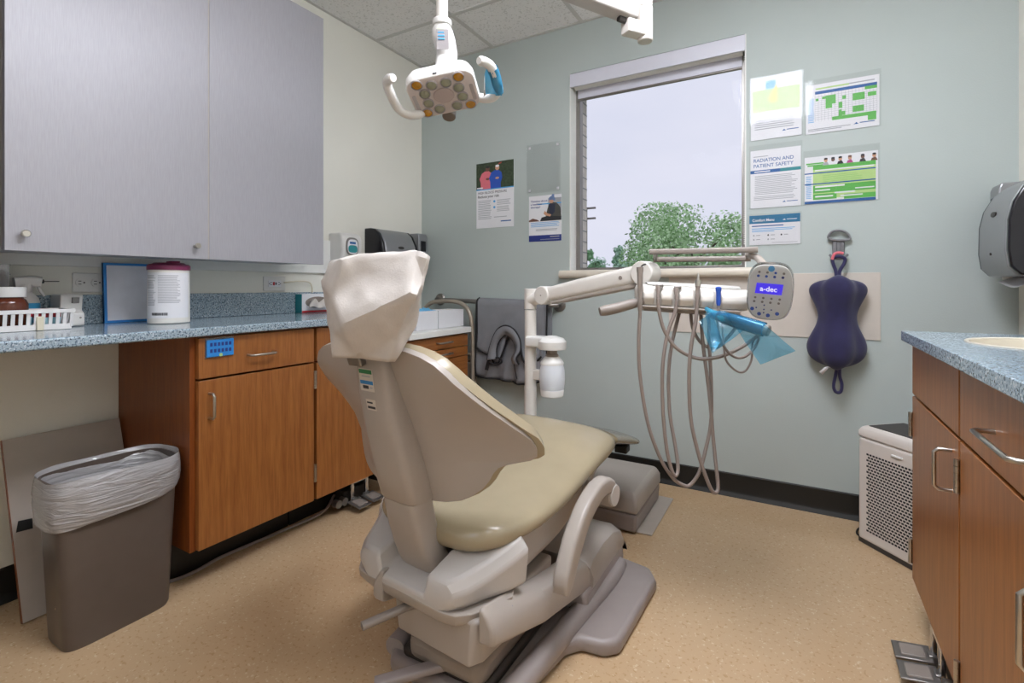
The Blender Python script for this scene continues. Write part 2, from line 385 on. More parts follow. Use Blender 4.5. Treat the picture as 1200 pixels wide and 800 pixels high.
# ------------------------------------------------------------------ outdoors
struct(MB().box(-60, 50, BY+WT+.1, 90, -1.2, -1.0).build('ground_outside', 'grass'))
struct(MB().box(-60, 50, 14, 20, -1.0, -.985).build('road_outside', 'asphalt'))
def tree(px, py_top, py_base, t, wpx, m, label, name='tree', trunk=True, n=2600, ls=.30, group=None):
    base = PT(px, py_base, t); base.z = -1.0
    top = PT(px, py_top, t).z; wid = wpx/F*t; h = top+1.0
    rt = thing(name, base, label, 'tree', group)
    rnd = random.Random(int(px*7+py_top))
    if trunk:
        tm = MB().tube([base, base+Vector((.05, 0, h*.3)), base+Vector((-.05, .05, h*.62))], .2, 10, 4, rf=lambda q: h*.035*(1-.6*q))
        for k in range(6):
            a = k*1.1; p = base+Vector((0, 0, h*(.3+.05*k)))
            tm.tube([p, p+Vector((math.cos(a)*wid*.2, math.sin(a)*wid*.2, h*.10)), p+Vector((math.cos(a)*wid*.26, math.sin(a)*wid*.26, h*.16))], .05, 6, 3, rf=lambda q: h*.014*(1-.7*q))
        tm.build('trunk', 'bark', rt)
    lm = MB(); blobs = []
    for k in range(24):
        a = rnd.uniform(0, 6.28); q = rnd.uniform(.0, 1); zz = rnd.uniform(.12, .86)
        rad = wid*.36*math.sqrt(max(0.05, 1-((zz-.5)/.46)**2))
        blobs.append((base+Vector((math.cos(a)*rad*math.sqrt(q), math.sin(a)*rad*math.sqrt(q), h*zz)), wid*rnd.uniform(.13, .2)))
    for k in range(n):
        c, r_ = blobs[k % len(blobs)]
        d = Vector((rnd.gauss(0, 1), rnd.gauss(0, 1), rnd.gauss(0, 1))).normalized()
        p = c+d*r_*rnd.uniform(.55, 1.08); p.z = max(-.9, min(p.z, top))
        nrm = (d+Vector((rnd.gauss(0, .6), rnd.gauss(0, .6), rnd.gauss(0, .6)))).normalized()
        x = nrm.orthogonal().normalized(); x = Matrix.Rotation(rnd.uniform(0, 6), 3, nrm) @ x; y = nrm.cross(x); s_ = ls*rnd.uniform(.5, 1.1)
        lm.quad(p-x*s_*.5, p+y*s_*.32, p+x*s_*.5, p-y*s_*.32)
    lm.build('crown', m, rt, flat=True)
tree(812, 241, 330, 24, 178, 'leaf', 'big round green tree seen through the right half of the window', n=17000, ls=.22)
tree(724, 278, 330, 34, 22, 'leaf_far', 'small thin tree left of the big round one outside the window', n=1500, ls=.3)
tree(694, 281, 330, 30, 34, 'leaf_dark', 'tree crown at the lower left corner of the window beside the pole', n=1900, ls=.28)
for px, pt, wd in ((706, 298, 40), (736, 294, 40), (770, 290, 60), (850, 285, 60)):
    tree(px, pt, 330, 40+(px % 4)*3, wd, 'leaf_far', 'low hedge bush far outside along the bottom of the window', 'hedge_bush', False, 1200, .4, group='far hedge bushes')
p = PT(686.5, 300, 28); up = thing('utility_pole', (p.x, p.y, -1), 'thin wooden utility pole with crossarms outside, left edge of the window', 'pole')
MB().cyl((p.x, p.y, -1), (p.x, p.y, PT(686, 243, 28).z), .09, 10).build('post', 'pole_wood', up)
for py in (244, 256):
    q = PT(690, py, 28); MB().obox(q, (.8, .1, .1)).build('crossarm', 'pole_wood', up)
# ------------------------------------------------------------------ ceiling lights
for i, (x0, y0) in enumerate(((-.475, .436), (-1.085, -1.394))):  # second fixture is an unseen fill light added behind the camera
    t = thing('ceiling_light', (x0+.305, y0+.61, CH), ('white fluorescent ceiling fixture in front of the posters, lens dropped to light the ceiling', 'unseen fill light added on the ceiling behind the camera')[i], 'light')
    fr = MB(); a, b_, c, d = x0+.012, x0+.598, y0+.012, y0+1.208
    fr.box(a, a+.03, c, d, CH-.012, CH-.004).box(b_-.03, b_, c, d, CH-.012, CH-.004).box(a+.03, b_-.03, c, c+.03, CH-.012, CH-.004).box(a+.03, b_-.03, d-.03, d, CH-.012, CH-.004)
    fr.build('frame', 'white_paint', t)
    MB().box(a+.03, b_-.03, c+.03, d-.03, CH-.085, CH-.005).build('lens', ('diffuser', 'diffuser_fill')[i], t, bevel=.02, seg=3)  # lens box hangs low so its glowing sides brighten ceiling and walls
# ------------------------------------------------------------------ daylight
wd = bpy.data.worlds.new('sky'); S.world = wd; wd.use_nodes = True; nt = wd.node_tree; bg = nt.nodes['Background']
tc = nd(nt, 'ShaderNodeTexCoord'); mp = nd(nt, 'ShaderNodeMapping'); mp.inputs['Scale'].default_value = (1, 1, 3)
nt.links.new(tc.outputs['Generated'], mp.inputs['Vector'])
nz = nd(nt, 'ShaderNodeTexNoise', Scale=2.2, Detail=4.0); nt.links.new(mp.outputs[0], nz.inputs['Vector'])
rp = nd(nt, 'ShaderNodeValToRGB'); rp.color_ramp.elements[0].position = .3; rp.color_ramp.elements[1].position = .75
rp.color_ramp.elements[0].color = lin('D9DDF0')+(1,); rp.color_ramp.elements[1].color = lin('E6E7F6')+(1,)
nt.links.new(nz.outputs['Fac'], rp.inputs['Fac']); nt.links.new(rp.outputs['Color'], bg.inputs['Color']); bg.inputs['Strength'].default_value = 1.0
vs = S.view_settings; S.display_settings.display_device = 'sRGB'
vs.view_transform = 'Standard'; vs.look = 'None'; vs.exposure = 0; vs.gamma = 1; vs.use_curve_mapping = False
# ================================================================== left side cabinetry
ZC0, ZC1 = .877, .907
LF = -1.755                                             # face of the left doors
def pull(a, b, n, m='nickel', r=.0045, off=.032, parent=None, name='handle'):
    """bent wire pull between a and b standing off along n"""
    a, b, n = Vector(a), Vector(b), Vector(n); d = (b-a).normalized()
    pts = [a, a+n*(off-.008), a+n*off+d*.008, b+n*off-d*.008, b+n*(off-.008), b]
    return MB().tube(pts, r, 10, 0).build(name, m, parent)
def hinge(p, n, h, parent, m='nickel', along=(0, 1, 0)):
    p, n = Vector(p), Vector(n); mb = MB()
    for k in range(5):
        z = p.z-h/2+h*k/5
        mb.cyl((p.x+n.x*.004, p.y+n.y*.004, z+.0006), (p.x+n.x*.004, p.y+n.y*.004, z+h/5-.0006), .0058, 10)
    mb.build('hinge', m, parent)
def base_unit(label, x_back, x_face, y0, y1, drawers, doors, side=True, kick=.146, kick_in=.175, mat_body='wood_dark'):
    """base cabinet whose doors face +x (x_face > x_back) or -x"""
    s = 1 if x_face > x_back else -1
    t = thing('base_cabinet', ((x_back+x_face)/2, (y0+y1)/2, 0), label, 'cabinet', 'base cabinets')
    xb = x_face-s*.021
    mb = MB(); th = .018
    mb.box(min(x_back, xb), max(x_back, xb), y0, y0+th, kick, ZC0-.002).box(min(x_back, xb), max(x_back, xb), y1-th, y1, kick, ZC0-.002)
    mb.box(min(x_back, xb), max(x_back, xb), y0+th, y1-th, kick, kick+th)
    mb.box(min(x_back, x_back+s*.01), max(x_back, x_back+s*.01), y0+th, y1-th, kick+th, ZC0-.002)
    xr = xb-s*.02
    mb.box(min(xr, xb), max(xr, xb), y0+th, y1-th, ZC0-.03, ZC0-.002)
    mb.build('carcass', mat_body, t)
    xk = x_face-s*kick_in
    MB().box(min(x_back, xk), max(x_back, xk), y0+.003, y1-.003, 0, kick).build('toe_kick', 'black_rubber', t)
    n = (s, 0, 0); g = .0025
    for (z0, z1, ya, yb, hy0, hy1, hz) in drawers:
        d = MB().box(min(xb, x_face), max(xb, x_face), ya+g, yb-g, z0+g, z1-g).build('drawer', 'wood', t, bevel=.0015)
        if hy0 is not None: pull((x_face, hy0, hz), (x_face, hy1, hz), n, parent=d)
    for (z0, z1, ya, yb, hy, hz0, hz1, hinge_y, hzs) in doors:
        d = MB().box(min(xb, x_face), max(xb, x_face), ya+g, yb-g, z0+g, z1-g).build('door', 'wood', t, bevel=.0015)
        if hy is not None: pull((x_face, hy, hz0), (x_face, hy, hz1), n, parent=d)
        if hinge_y is not None:
            for hz in hzs: hinge((x_face, hinge_y, hz), n, .075, d)
    return t
def yz(px, py, x): p = PX(px, py, x); return p.y, p.z
ya = yz(232, 500, LF)[0]; ym = yz(369.5, 500, LF)[0]; yb = ym+.47
hx = LF+.03
h0, h1 = yz(296, 413, hx), yz(325, 411, hx); dh0, dh1 = yz(251, 491, hx), yz(251, 462, hx)
base_unit('wooden base cabinet with a drawer and door beside the waste bin', WX+.004, LF, ya-.016, ym, [(.728, .872, ya, ym-.004, h0[0], h1[0], .793)],
          [(.147, .726, ya, ym-.004, dh0[0], dh0[1], dh1[1], ym-.003, (.655, .265))])
base_unit('wooden base cabinet with the foot pedals under it behind the dental chair', WX+.004, LF, ym+.002, yb, [(.728, .872, ym+.006, yb, ym+.18, ym+.29, .793)],
          [(.147, .726, ym+.006, yb, yb-.05, .56, .66, None, ())])
# filler stile seen left of the first door
# countertop with splash
ct = thing('countertop', (WX+.28, .6, ZC0), 'speckled blue grey countertop with a low splash along the left wall', 'countertop')
CF = -1.728
pr = [(WX+.001, ZC0), (CF-.004, ZC0), (CF, ZC0+.004), (CF, ZC1-.004), (CF-.004, ZC1), (WX+.001, ZC1)]
MB().loft([[Vector((x, y, z)) for x, z in pr] for y in (-.75, 1.93)]).build('worktop', 'solid_surface', ct, bevel=.0015)
MB().box(WX+.001, WX+.02, -.75, 1.93, ZC1, 1.0145).build('backsplash', 'solid_surface', ct, bevel=.003)
# support panel out of view at the far left end
tag(MB().box(WX+.002, CF-.03, -.75, -.73, 0, ZC0).build('end_panel', 'wood_dark', loc=(WX+.27, -.74, 0)), 'wooden end panel carrying the left end of the blue countertop', 'panel')
# wall cabinets
UF = -1.95
def wall_cab(label, y0, y1, knobs):
    t = thing('wall_cabinet', ((WX+UF)/2, (y0+y1)/2, 1.155), label, 'cabinet', 'grey wall cabinets')
    xb = UF-.02; th = .018
    mb = MB().box(WX+.001, xb, y0, y0+th, 1.156, 2.311).box(WX+.001, xb, y1-th, y1, 1.156, 2.311).box(WX+.02, xb, y0+th, y1-th, 1.156, 1.174).box(WX+.02, xb, y0+th, y1-th, 2.293, 2.311)
    mb.box(WX+.020, WX+.028, y0+th, y1-th, 1.174, 2.293)
    mb.build('carcass', 'cab_inside', t)
    d = MB().box(xb+.001, UF, y0+.002, y1-.002, 1.148, 2.313).build('door', 'laminate_grey', t, bevel=.001)
    MB().box(xb-.0005, xb+.0008, y0, y1, 1.150, 2.311).build('edge_strip', 'edge_dark', t)
    for px, py in knobs:
        p = PX(px, py, UF+.02)
        MB().lathe([(.0001, 0), (.006, 0), (.0055, .012), (.0085, .015), (.0105, .019), (.0105, .027), (.0085, .029), (.0001, .029)], (UF, p.y, p.z), (1, 0, 0)).build('knob', 'nickel', d)
u0, u1, u2 = yz(3, 250, UF)[0], yz(244.5, 250, UF)[0], yz(379.5, 250, UF)[0]
wall_cab('grey wall cabinet with two round knobs above the counter, the wide middle one', u0+.002, u1, ((30, 273.5), (231.5, 288)))
tag(MB().box(UF-.012, UF-.0006, u1-.0018, u1+.0028, 1.149, 2.312).build('trim_3', 'edge_dark', loc=(UF, u1, 1.15)), kind='structure')
wall_cab('grey wall cabinet without knobs, next to the paper towel dispenser', u1+.001, u2, ())
wall_cab('grey wall cabinet at the very left edge of the frame', u0-.56, u0-.004, ())
# ================================================================== right side
RF = .305
ye = yz(1069, 600, RF)[0]; ymr = yz(1124, 600, RF)[0]; y3 = .93
def rp(px, py, x=RF-.03): return yz(px, py, x)
a0, a1 = rp(1100, 578), rp(1100, 530)
base_unit('wooden base cabinet at the end of the right counter, next to the air purifier', RX-.003, RF, ymr, ye, [(.714, .872, ymr+.002, ye, None, None, 0)],
          [(.147, .711, ymr+.002, ye, ymr+.058, a0[1], a1[1], ye+.002, (.62, .23))])
b0, b1 = rp(1140, 497), rp(1184, 510)
base_unit('wooden base cabinet under the sink at the right edge of the frame', RX-.003, RF, y3, ymr-.002, [(.714, .872, y3, ymr-.004, b1[0], b0[0], .785)],
          [(.147, .711, y3, ymr-.004, rp(1197, 680)[0], .50, .615, ymr-.001, (.63, .19))])
rt = thing('countertop', (.52, 1.45, ZC0), 'speckled blue grey countertop with a round sink at the right wall', 'countertop')
RC, RE = .279, 1.955
sc, srx, sry = Vector((.545, 1.635, 0)), .182, .178
N = 48
def ell(k, rx, ry, z): a = 2*math.pi*k/N; return Vector((sc.x+rx*math.cos(a), sc.y+ry*math.sin(a), z))
def rectp(k, z):
    a = 2*math.pi*k/N; c, s = math.cos(a), math.sin(a); x0, x1, y0, y1 = RC, RX-.001, .90, RE
    t = min(((x1-sc.x)/c if c > 1e-6 else 9), ((x0-sc.x)/c if c < -1e-6 else 9), ((y1-sc.y)/s if s > 1e-6 else 9), ((y0-sc.y)/s if s < -1e-6 else 9))
    return Vector((sc.x+c*t, sc.y+s*t, z))
mb = MB()
top = [rectp(k, ZC1) for k in range(N)]
for cx_, cy_ in ((RC, .90), (RC, RE), (RX-.001, .90), (RX-.001, RE)):
    k = min(range(N), key=lambda i: (top[i].x-cx_)**2+(top[i].y-cy_)**2); top[k].x = cx_; top[k].y = cy_
bot = [Vector((p.x, p.y, ZC0)) for p in top]
mb.loft([[ell(k, srx, sry, ZC0) for k in range(N)], [ell(k, srx, sry, ZC1) for k in range(N)], top, bot], loop=True)
mb.build('worktop', 'solid_surface', rt, bevel=.002)
MB().box(RX-.021, RX-.001, .90, RE, ZC1, 1.0145).build('backsplash', 'solid_surface', rt, bevel=.003)
s_ = thing('sink', (sc.x, sc.y, .80), 'cream round undermount sink bowl in the right countertop', 'sink')
rings = [[ell(k, srx*q, sry*q, z) for k in range(N)] for q, z in ((1.01, ZC1+.0005), (1.0, ZC1+.003), (.955, ZC1+.001), (.945, ZC0), (.93, .83), (.85, .78), (.5, .758), (.1, .752))]
MB().loft(rings, cap=False).build('bowl', 'ceramic', s_, solid=.004, offset=-1)
MB().cyl((sc.x, sc.y, .755), (sc.x, sc.y, .762), .024, 20).build('drain', 'chrome', s_)
# ================================================================== foot controls
def foot_control(loc, face, label, hose, mirror=1):
    t = thing('foot_control', (loc[0], loc[1], 0), label, 'foot pedal', 'under-cabinet foot controls')
    x, y = loc; s = face
    MB().box(min(x-s*.12, x-s*.055), max(x-s*.12, x-s*.055), y-.075, y+.075, .012, .085).build('valve_body', 'dark_grey', t, bevel=.008)
    for dy in (-.05, -.075+.0):
        pass
    k = MB()
    for dy in (-.055, -.02): k.cyl((x-s*.06, y+dy-.07, .05), (x-s*.03, y+dy-.07, .05), .018, 14)
    k.build('tube_fittings', 'steel_grey', t)
    br = MB()
    for dy in (-.045, .045): br.obox((x-s*.035, y+dy, .065), (.012, .018, .13))
    br.obox((x-s*.035, y, .122), (.014, .108, .016))
    br.build('bracket', 'chrome', t, bevel=.003)
    for dy in (-.043, .043):
        m = Matrix.Rotation(R(8)*s, 3, 'Y')
        p = MB().obox((x+s*.012, y+dy, .036), (.085, .074, .006), m).build('pedal', 'steel_grey', t, bevel=.002)
        MB().obox((x+s*.012, y+dy, .0365), (.055, .05, .012), m).build('pedal_pad', 'mid_grey', p, bevel=.003)
        MB().obox((x-s*.03, y+dy*.9, .035), (.02, .03, .03)).build('pivot', 'steel_grey', t, bevel=.003)
    if hose: MB().tube(hose, .006, 8, 6).build('air_hose', 'hose_grey', t)
    return t
foot_control((-1.785, 1.70), 1, 'chrome double foot pedal under the left cabinet, behind the dental chair',
             [(-1.90, 1.62, .06), (-1.87, 1.52, .02), (-1.90, 1.3, .009), (-1.915, 1.1, .009), (-1.90, .98, .009), (-1.93, .90, .009), (-2.05, .88, .009)])
foot_control((.285, 1.70), -1, 'grey double foot pedal under the right cabinet at the bottom right corner', None)
# ================================================================== things on the left counter
Z = ZC1
def oc(px, py, d=0): return PZ(px, py, Z+d)            # a point on the counter
# wall outlets
def outlet(px0, px1, label, gfci=False):
    y0, y1 = yz(px0, 333, WX)[0], yz(px1, 333, WX)[0]; zc = 1.047+.012
    t = thing('wall_outlet', (WX, (y0+y1)/2, zc), label, 'outlet', 'wall outlets')
    MB().box(WX-.001, WX+.006, y0, y1, zc-.036, zc+.036).build('cover_plate', 'white_plastic', t, bevel=.003)
    yc = (y0+y1)/2
    if not gfci:
        for q in (-1, 1):
            c = yc+q*.028*(y1-y0)/.115
            rc = MB().lathe([(.0001, 0), (.0165, 0), (.0165, .003), (.0001, .003)], (WX+.0055, c, zc), (1, 0, 0)).build('receptacle', 'white_plastic', t)
            sl = MB()
            for dz in (-.0055, .0055): sl.obox((WX+.0088, c-.004, zc+dz), (.001, .009, .0025))
            sl.cyl((WX+.0083, c+.009, zc), (WX+.0093, c+.009, zc), .0028, 10)
            sl.build('slots', 'print_black', rc)
    else:
        rc = MB().box(WX+.005, WX+.009, yc-.034, yc+.034, zc-.016, zc+.016).build('receptacle', 'print_white', t, bevel=.001)
        sl = MB()
        for q in (-1, 1):
            for dz in (-.006, .006): sl.obox((WX+.0094, yc+q*.022, zc+dz), (.001, .009, .0025))
            sl.cyl((WX+.009, yc+q*.03, zc), (WX+.0099, yc+q*.03, zc), .0028, 8)
        sl.build('slots', 'print_black', rc)
        MB().box(WX+.009, WX+.0105, yc-.012, yc-.002, zc-.008, zc+.008).build('test_button', 'red_cap', rc)
        MB().box(WX+.009, WX+.0105, yc+.002, yc+.008, zc-.006, zc+.006).build('reset_button', 'print_black', rc)
    return t
outlet(84, 121.5, 'white duplex wall outlet left of the blue framed whiteboard')
outlet(308, 333.5, 'white wall outlet with red button near the tissue box', True)
# basket
p0, p1 = oc(-40, 388.5), oc(83, 385)
y1b = p1.y; bt = thing('basket', (-2.11, .54, Z), 'white plastic basket full of red capped vials at the left edge of the counter', 'basket')
bx1, by1, by0 = -2.045, .697, .38; bx0 = bx1-.125; bz0, bz1 = Z+.0012, Z+.066
bk = MB(); tp = .008
bk.box(bx0+.012, bx1-.012, by0+.012, by1-.012, bz0, bz0+.004)
def bar(a, b, w, th, n):
    a, b = Vector(a), Vector(b); d = (b-a).normalized(); n = Vector(n); x = d.cross(n).normalized()
    bk.loft([[p+x*(u*w/2)+n*(v*th/2) for u, v in ((-1, -1), (1, -1), (1, 1), (-1, 1))] for p in (a, b)])
for xx, nx in ((bx0, -1), (bx1, 1)):
    xi = xx-nx*.010
    bk.box(min(xx, xx-nx*.004)-.001, max(xx, xx-nx*.004)+.001, by0, by1, bz1-.012, bz1)
    bk.box(min(xi, xi+nx*.004), max(xi, xi+nx*.004), by0+.01, by1-.01, bz0, bz0+.018)
    k = by0+.012
    while k < by1-.005:
        bar((xi, k, bz0+.008), (xx-nx*.002, k, bz1-.008), .009, .003, (1, 0, 0)); k += .0175
for yy, ny in ((by0, -1), (by1, 1)):
    yi = yy-ny*.010
    bk.box(bx0, bx1, min(yy, yy-ny*.004), max(yy, yy-ny*.004), bz1-.012, bz1)
    bk.box(bx0+.01, bx1-.01, min(yi, yi+ny*.004), max(yi, yi+ny*.004), bz0, bz0+.018)
    k = bx0+.012
    while k < bx1-.005:
        bar((k, yi, bz0+.008), (k, yy-ny*.002, bz1-.008), .009, .003, (0, 1, 0)); k += .0175
bk.build('body', 'basket_white', bt)
pc = oc(60, 386)
MB().box(bx1-.011, bx1+.003, by1-.095, by1-.078, bz0-.0005, bz0+.043).build('tag_clip', 'cream_tag', bt, bevel=.002)
vial = None; n = 0
for i in range(4):
    for j in range(12):
        x, y = bx0+.026+i*.0255, by0+.026+j*.0228
        if y > by1-.02 or (Vector((x, y))-Vector((-2.108, .553))).length < .064: continue
        if vial is None:
            vial = tag(MB().lathe([(.0001, 0), (.0085, 0), (.0095, .003), (.0095, .034), (.007, .036), (.0001, .036)], (x, y, bz0+.0042), seg=12).build('vial', 'pale_blue', loc=(x, y, bz0+.0042)), 'small pale blue vial with a red cap in the white basket', 'vial', 'red capped vials in the basket')
            cap = MB().lathe([(.0001, .035), (.0105, .035), (.0105, .05), (.009, .051), (.0001, .051)], (x, y, bz0+.0042), seg=12).build('cap', 'red_cap', vial)
        else:
            c = vial.copy(); COL.objects.link(c); c.location = (x, y, bz0+.0042)
            d = cap.copy(); COL.objects.link(d); d.parent = c
# brown jar with white lid, behind the basket
jx, jy = -2.108, .553; JZ = bz0+.0042
jj = thing('jar', (jx, jy, JZ), 'brown glass jar with a white screw lid standing in the white basket', 'jar')
MB().lathe([(.0001, .0), (.044, .0), (.047, .005), (.047, .078), (.043, .090), (.036, .097), (.036, .104), (.0001, .104)], (jx, jy, JZ)).build('body', 'amber', jj)
MB().lathe([(.0001, .100), (.043, .100), (.0435, .102), (.0435, .128), (.041, .131), (.0001, .131)], (jx, jy, JZ)).build('lid', 'white_plastic', jj)
# spray bottle
bx_, by_ = -2.222, .628
sp = thing('spray_bottle', (bx_, by_, Z), 'white trigger spray bottle with a blue label behind the brown jar', 'bottle')
MB().lathe([(.0001, .001), (.032, .001), (.034, .006), (.034, .085), (.03, .1), (.014, .118), (.014, .128), (.0001, .128)], (bx_, by_, Z)).build('body', 'white_plastic', sp)
MB().lathe([(.0342, .018), (.0347, .018), (.0347, .083), (.0342, .083)], (bx_, by_, Z), cap=False).build('label_band', 'sky_blue', sp)
hd = MB().sweep([(bx_, by_-.03, Z+.150), (bx_, by_+.012, Z+.155), (bx_, by_+.036, Z+.152)], rrect(.026, .036, .01, 3), smooth=4).cyl((bx_, by_, Z+.12), (bx_, by_, Z+.145), .016, 16)
hd.build('trigger_head', 'white_plastic', sp)
MB().sweep([(bx_, by_+.03, Z+.145), (bx_, by_+.034, Z+.125), (bx_, by_+.046, Z+.105)], rrect(.012, .008, .003, 2), smooth=4).build('trigger', 'white_plastic', sp)
MB().cyl((bx_, by_+.036, Z+.155), (bx_, by_+.044, Z+.155), .007, 12).cyl((bx_, by_+.04, Z+.155), (bx_, by_+.085, Z+.1555), .0016, 8).build('nozzle', 'dark_grey', sp)
# clear acrylic holder at the left edge
cxh, cyh = -2.2245, .488
co_ = thing('acrylic_holder', (cxh, cyh, Z), 'clear acrylic dispenser box at the left edge of the frame behind the brown jar', 'dispenser')
hx, hy = .036, .09
ca = MB().box(cxh-hx, cxh-hx+.003, cyh-hy, cyh+hy, Z+.001, Z+.205).box(cxh+hx-.003, cxh+hx, cyh-hy, cyh+hy, Z+.001, Z+.205).box(cxh-hx+.003, cxh+hx-.003, cyh-hy, cyh-hy+.003, Z+.001, Z+.205).box(cxh-hx+.003, cxh+hx-.003, cyh+hy-.003, cyh+hy, Z+.001, Z+.205).box(cxh-hx+.003, cxh+hx-.003, cyh-hy+.003, cyh+hy-.003, Z+.001, Z+.004)
ca.build('box', 'clear_tub', co_)
MB().box(cxh-hx-.003, cxh+hx+.003, cyh-hy-.003, cyh+hy+.003, Z+.175, Z+.178).box(cxh-hx-.003, cxh+hx+.003, cyh-hy-.003, cyh+hy+.003, Z+.2055, Z+.2085).build('rim', 'clear_tub', co_)
# label dispenser (white holder with a sloped window)
q = oc(80, 382)
lx, ly = -2.215, q.y+.10
q0 = PX(66, 360, -2.17); q1 = PX(98, 360, -2.17)
y0, y1 = q0.y+.012, q1.y
ld = thing('label_dispenser', (-2.2, (y0+y1)/2, Z), 'small white wall-side dispenser with a grey slot right of the basket', 'dispenser')
pr = [(-2.262, .001), (-2.165, .001), (-2.16, .006), (-2.16, .045), (-2.18, .055), (-2.172, .105), (-2.178, .111), (-2.25, .111), (-2.262, .10)]
MB().loft([[Vector((x, y, Z+z)) for x, z in pr] for y in (y0, y1)]).build('body', 'white_plastic', ld, bevel=.004, seg=3)
MB().loft([[Vector((x, y, Z+z)) for x, z in ((-2.176, .080), (-2.1695, .080), (-2.1665, .100), (-2.174, .100))] for y in (y0+.03, y1-.012)]).build('slot', 'steel_grey', ld, bevel=.001)
MB().cyl((-2.161, y0+.05, Z+.03), (-2.1585, y0+.05, Z+.03), .003, 10).build('button', 'mid_grey', ld)
# whiteboard with blue frame
pa, pb = PX(121, 378, -2.235), PX(177, 378, -2.235)
ztop = PX(121, 307.5, -2.235).z
wbd = thing('whiteboard', (-2.2, (pa.y+pb.y)/2+.03, Z), 'small blue framed whiteboard leaning on the splash beside the wipes canister', 'whiteboard')
def wbp(y, z, d=0):
    k = (z-Z)/(ztop-Z); return Vector((-2.235-.012*k+d, y, z))
yA, yB = pa.y+.004, pa.y+.25
def wslab(y0, y1, z0, z1, d0, d1, name, m, **kw):
    return MB().loft([[wbp(y, z, d) for y, z in ((y0, z0), (y1, z0), (y1, z1), (y0, z1))] for d in (d0, d1)]).build(name, m, wbd, **kw)
wslab(yA, yB, Z+.002, ztop, -.010, -.002, 'board', 'board_white')
fr = MB(); e = .009
for (a, b, c, d) in ((yA, yA+e, Z+.001, ztop), (yB-e, yB, Z+.001, ztop), (yA+e, yB-e, Z+.001, Z+.001+e), (yA+e, yB-e, ztop-e, ztop)):
    fr.loft([[wbp(y, z, k) for y, z in ((a, c), (b, c), (b, d), (a, d))] for k in (-.012, .002)])
fr.build('frame', 'blue_edge', wbd, bevel=.002)
# wipes canister
pcl, pcr = oc(175.5, 376.5), oc(220.5, 375)
cr = .068; cc = (-2.055, (PX(198, 376, -2.055)).y, Z)
wc = thing('wipes_canister', cc, 'white wipes canister with a burgundy lid and printed label on the counter', 'canister')
hC = PX(198, 306.5, -2.0).z-Z
MB().lathe([(.0001, .001), (cr-.004, .001), (cr-.001, .004), (cr-.001, .02), (cr-.002, hC-.03), (cr-.004, hC-.024), (.0001, hC-.024)], cc, seg=40).build('tub', 'canister_white', wc)
ld_ = MB().lathe([(cr-.002, hC-.03), (cr+.001, hC-.03), (cr+.001, hC-.014), (cr-.006, hC-.008), (cr-.014, hC-.007), (cr-.02, hC-.0025), (.0001, hC-.001)], cc, seg=40).build('lid', 'burgundy', wc)
MB().obox((cc[0]+.03, cc[1]-.0, Z+hC+.0005), (.04, .03, .006)).build('flip_tab', 'burgundy', ld_, bevel=.002)
va = math.atan2(-cc[1], -cc[0])                         # side that faces the room
def cyl_patch(mb, a0, a1, z0, z1, r):
    n_ = max(2, int(abs(a1-a0)/.12)); mb.grid(lambda u, v: Vector((cc[0]+r*math.cos(va+a0+(a1-a0)*u), cc[1]+r*math.sin(va+a0+(a1-a0)*u), Z+z0+(z1-z0)*v)), n_, 1)
lb = MB(); cyl_patch(lb, -1.25, 1.1, .022, hC-.04, cr-.0006); lab = lb.build('label_sheet', 'print_white', wc)
lt = MB(); rnd = random.Random(3)
for col0, col1, n_ in ((-1.2, -.62, 24), (-.52, .55, 22)):
    for k in range(n_):
        z = hC-.052-k*.0047
        if z < .055 or rnd.random() < .08: continue
        cyl_patch(lt, col0, col1-rnd.uniform(0, .18), z, z+.0019, cr-.0001)
lt.build('small_print', 'print_grey', lab)
bc = MB(); a = -.85
while a < -.05:
    w_ = rnd.choice((.012, .02, .03)); cyl_patch(bc, a, a+w_, .032, .042, cr-.0001); a += w_+rnd.choice((.01, .016))
bc.build('bar_code', 'print_black', lab)
# tissue box
pa, pb = PX(352.5, 366, -2.215), PX(383, 366, -2.215)
tb = thing('tissue_box', (-2.237, (pa.y+pb.y)/2+.05, Z), 'white and teal tissue box on the left counter beside the chair headrest', 'tissue box')
zt = PX(352, 344.5, -2.21).z
MB().box(-2.262, -2.212, pa.y+.005, pa.y+.24, Z+.001, zt).build('carton', 'print_white', tb, bevel=.002)
MB().box(-2.2118, -2.211, pa.y+.005, pa.y+.24, Z+.002, Z+.012).build('red_stripe', 'red_cap', tb)
MB().box(-2.2622, -2.213, pa.y+.0035, pa.y+.0048, Z+.001, zt-.001).build('teal_side', 'print_teal', tb)
ov = MB().loft([[Vector((-2.2115+d, pa.y+.10+a, (Z+zt)/2+.005+b)) for a, b in oval(.15, .06, 24)] for d in (0, .001)]).build('opening', 'mid_grey', tb)
def tis(u, v):
    y = pa.y+.05+.11*u; a = math.sin(u*9)*.012*(1-v*.5)
    return Vector((-2.213+.05*v+a*.5, y-.03*v+.01*math.sin(v*5+u*3), (Z+zt)/2+.012-.052*v*v+.02*v+a))
MB().grid(tis, 14, 8).build('tissue', 'paper', tb, solid=.0008)
# cord on the wall beside the tissue box
pq = [PX(333, 331, WX+.012), PX(350, 329.5, WX+.02), PX(362, 330.5, WX+.02), PX(365.5, 336, WX+.02), PX(366, 343, WX+.024)]
tag(MB().tube(pq, .0035, 8, 6).build('power_cord', 'cream_tag', loc=pq[0]), 'beige power cord plugged in the wall outlet by the tissue box', 'cord')
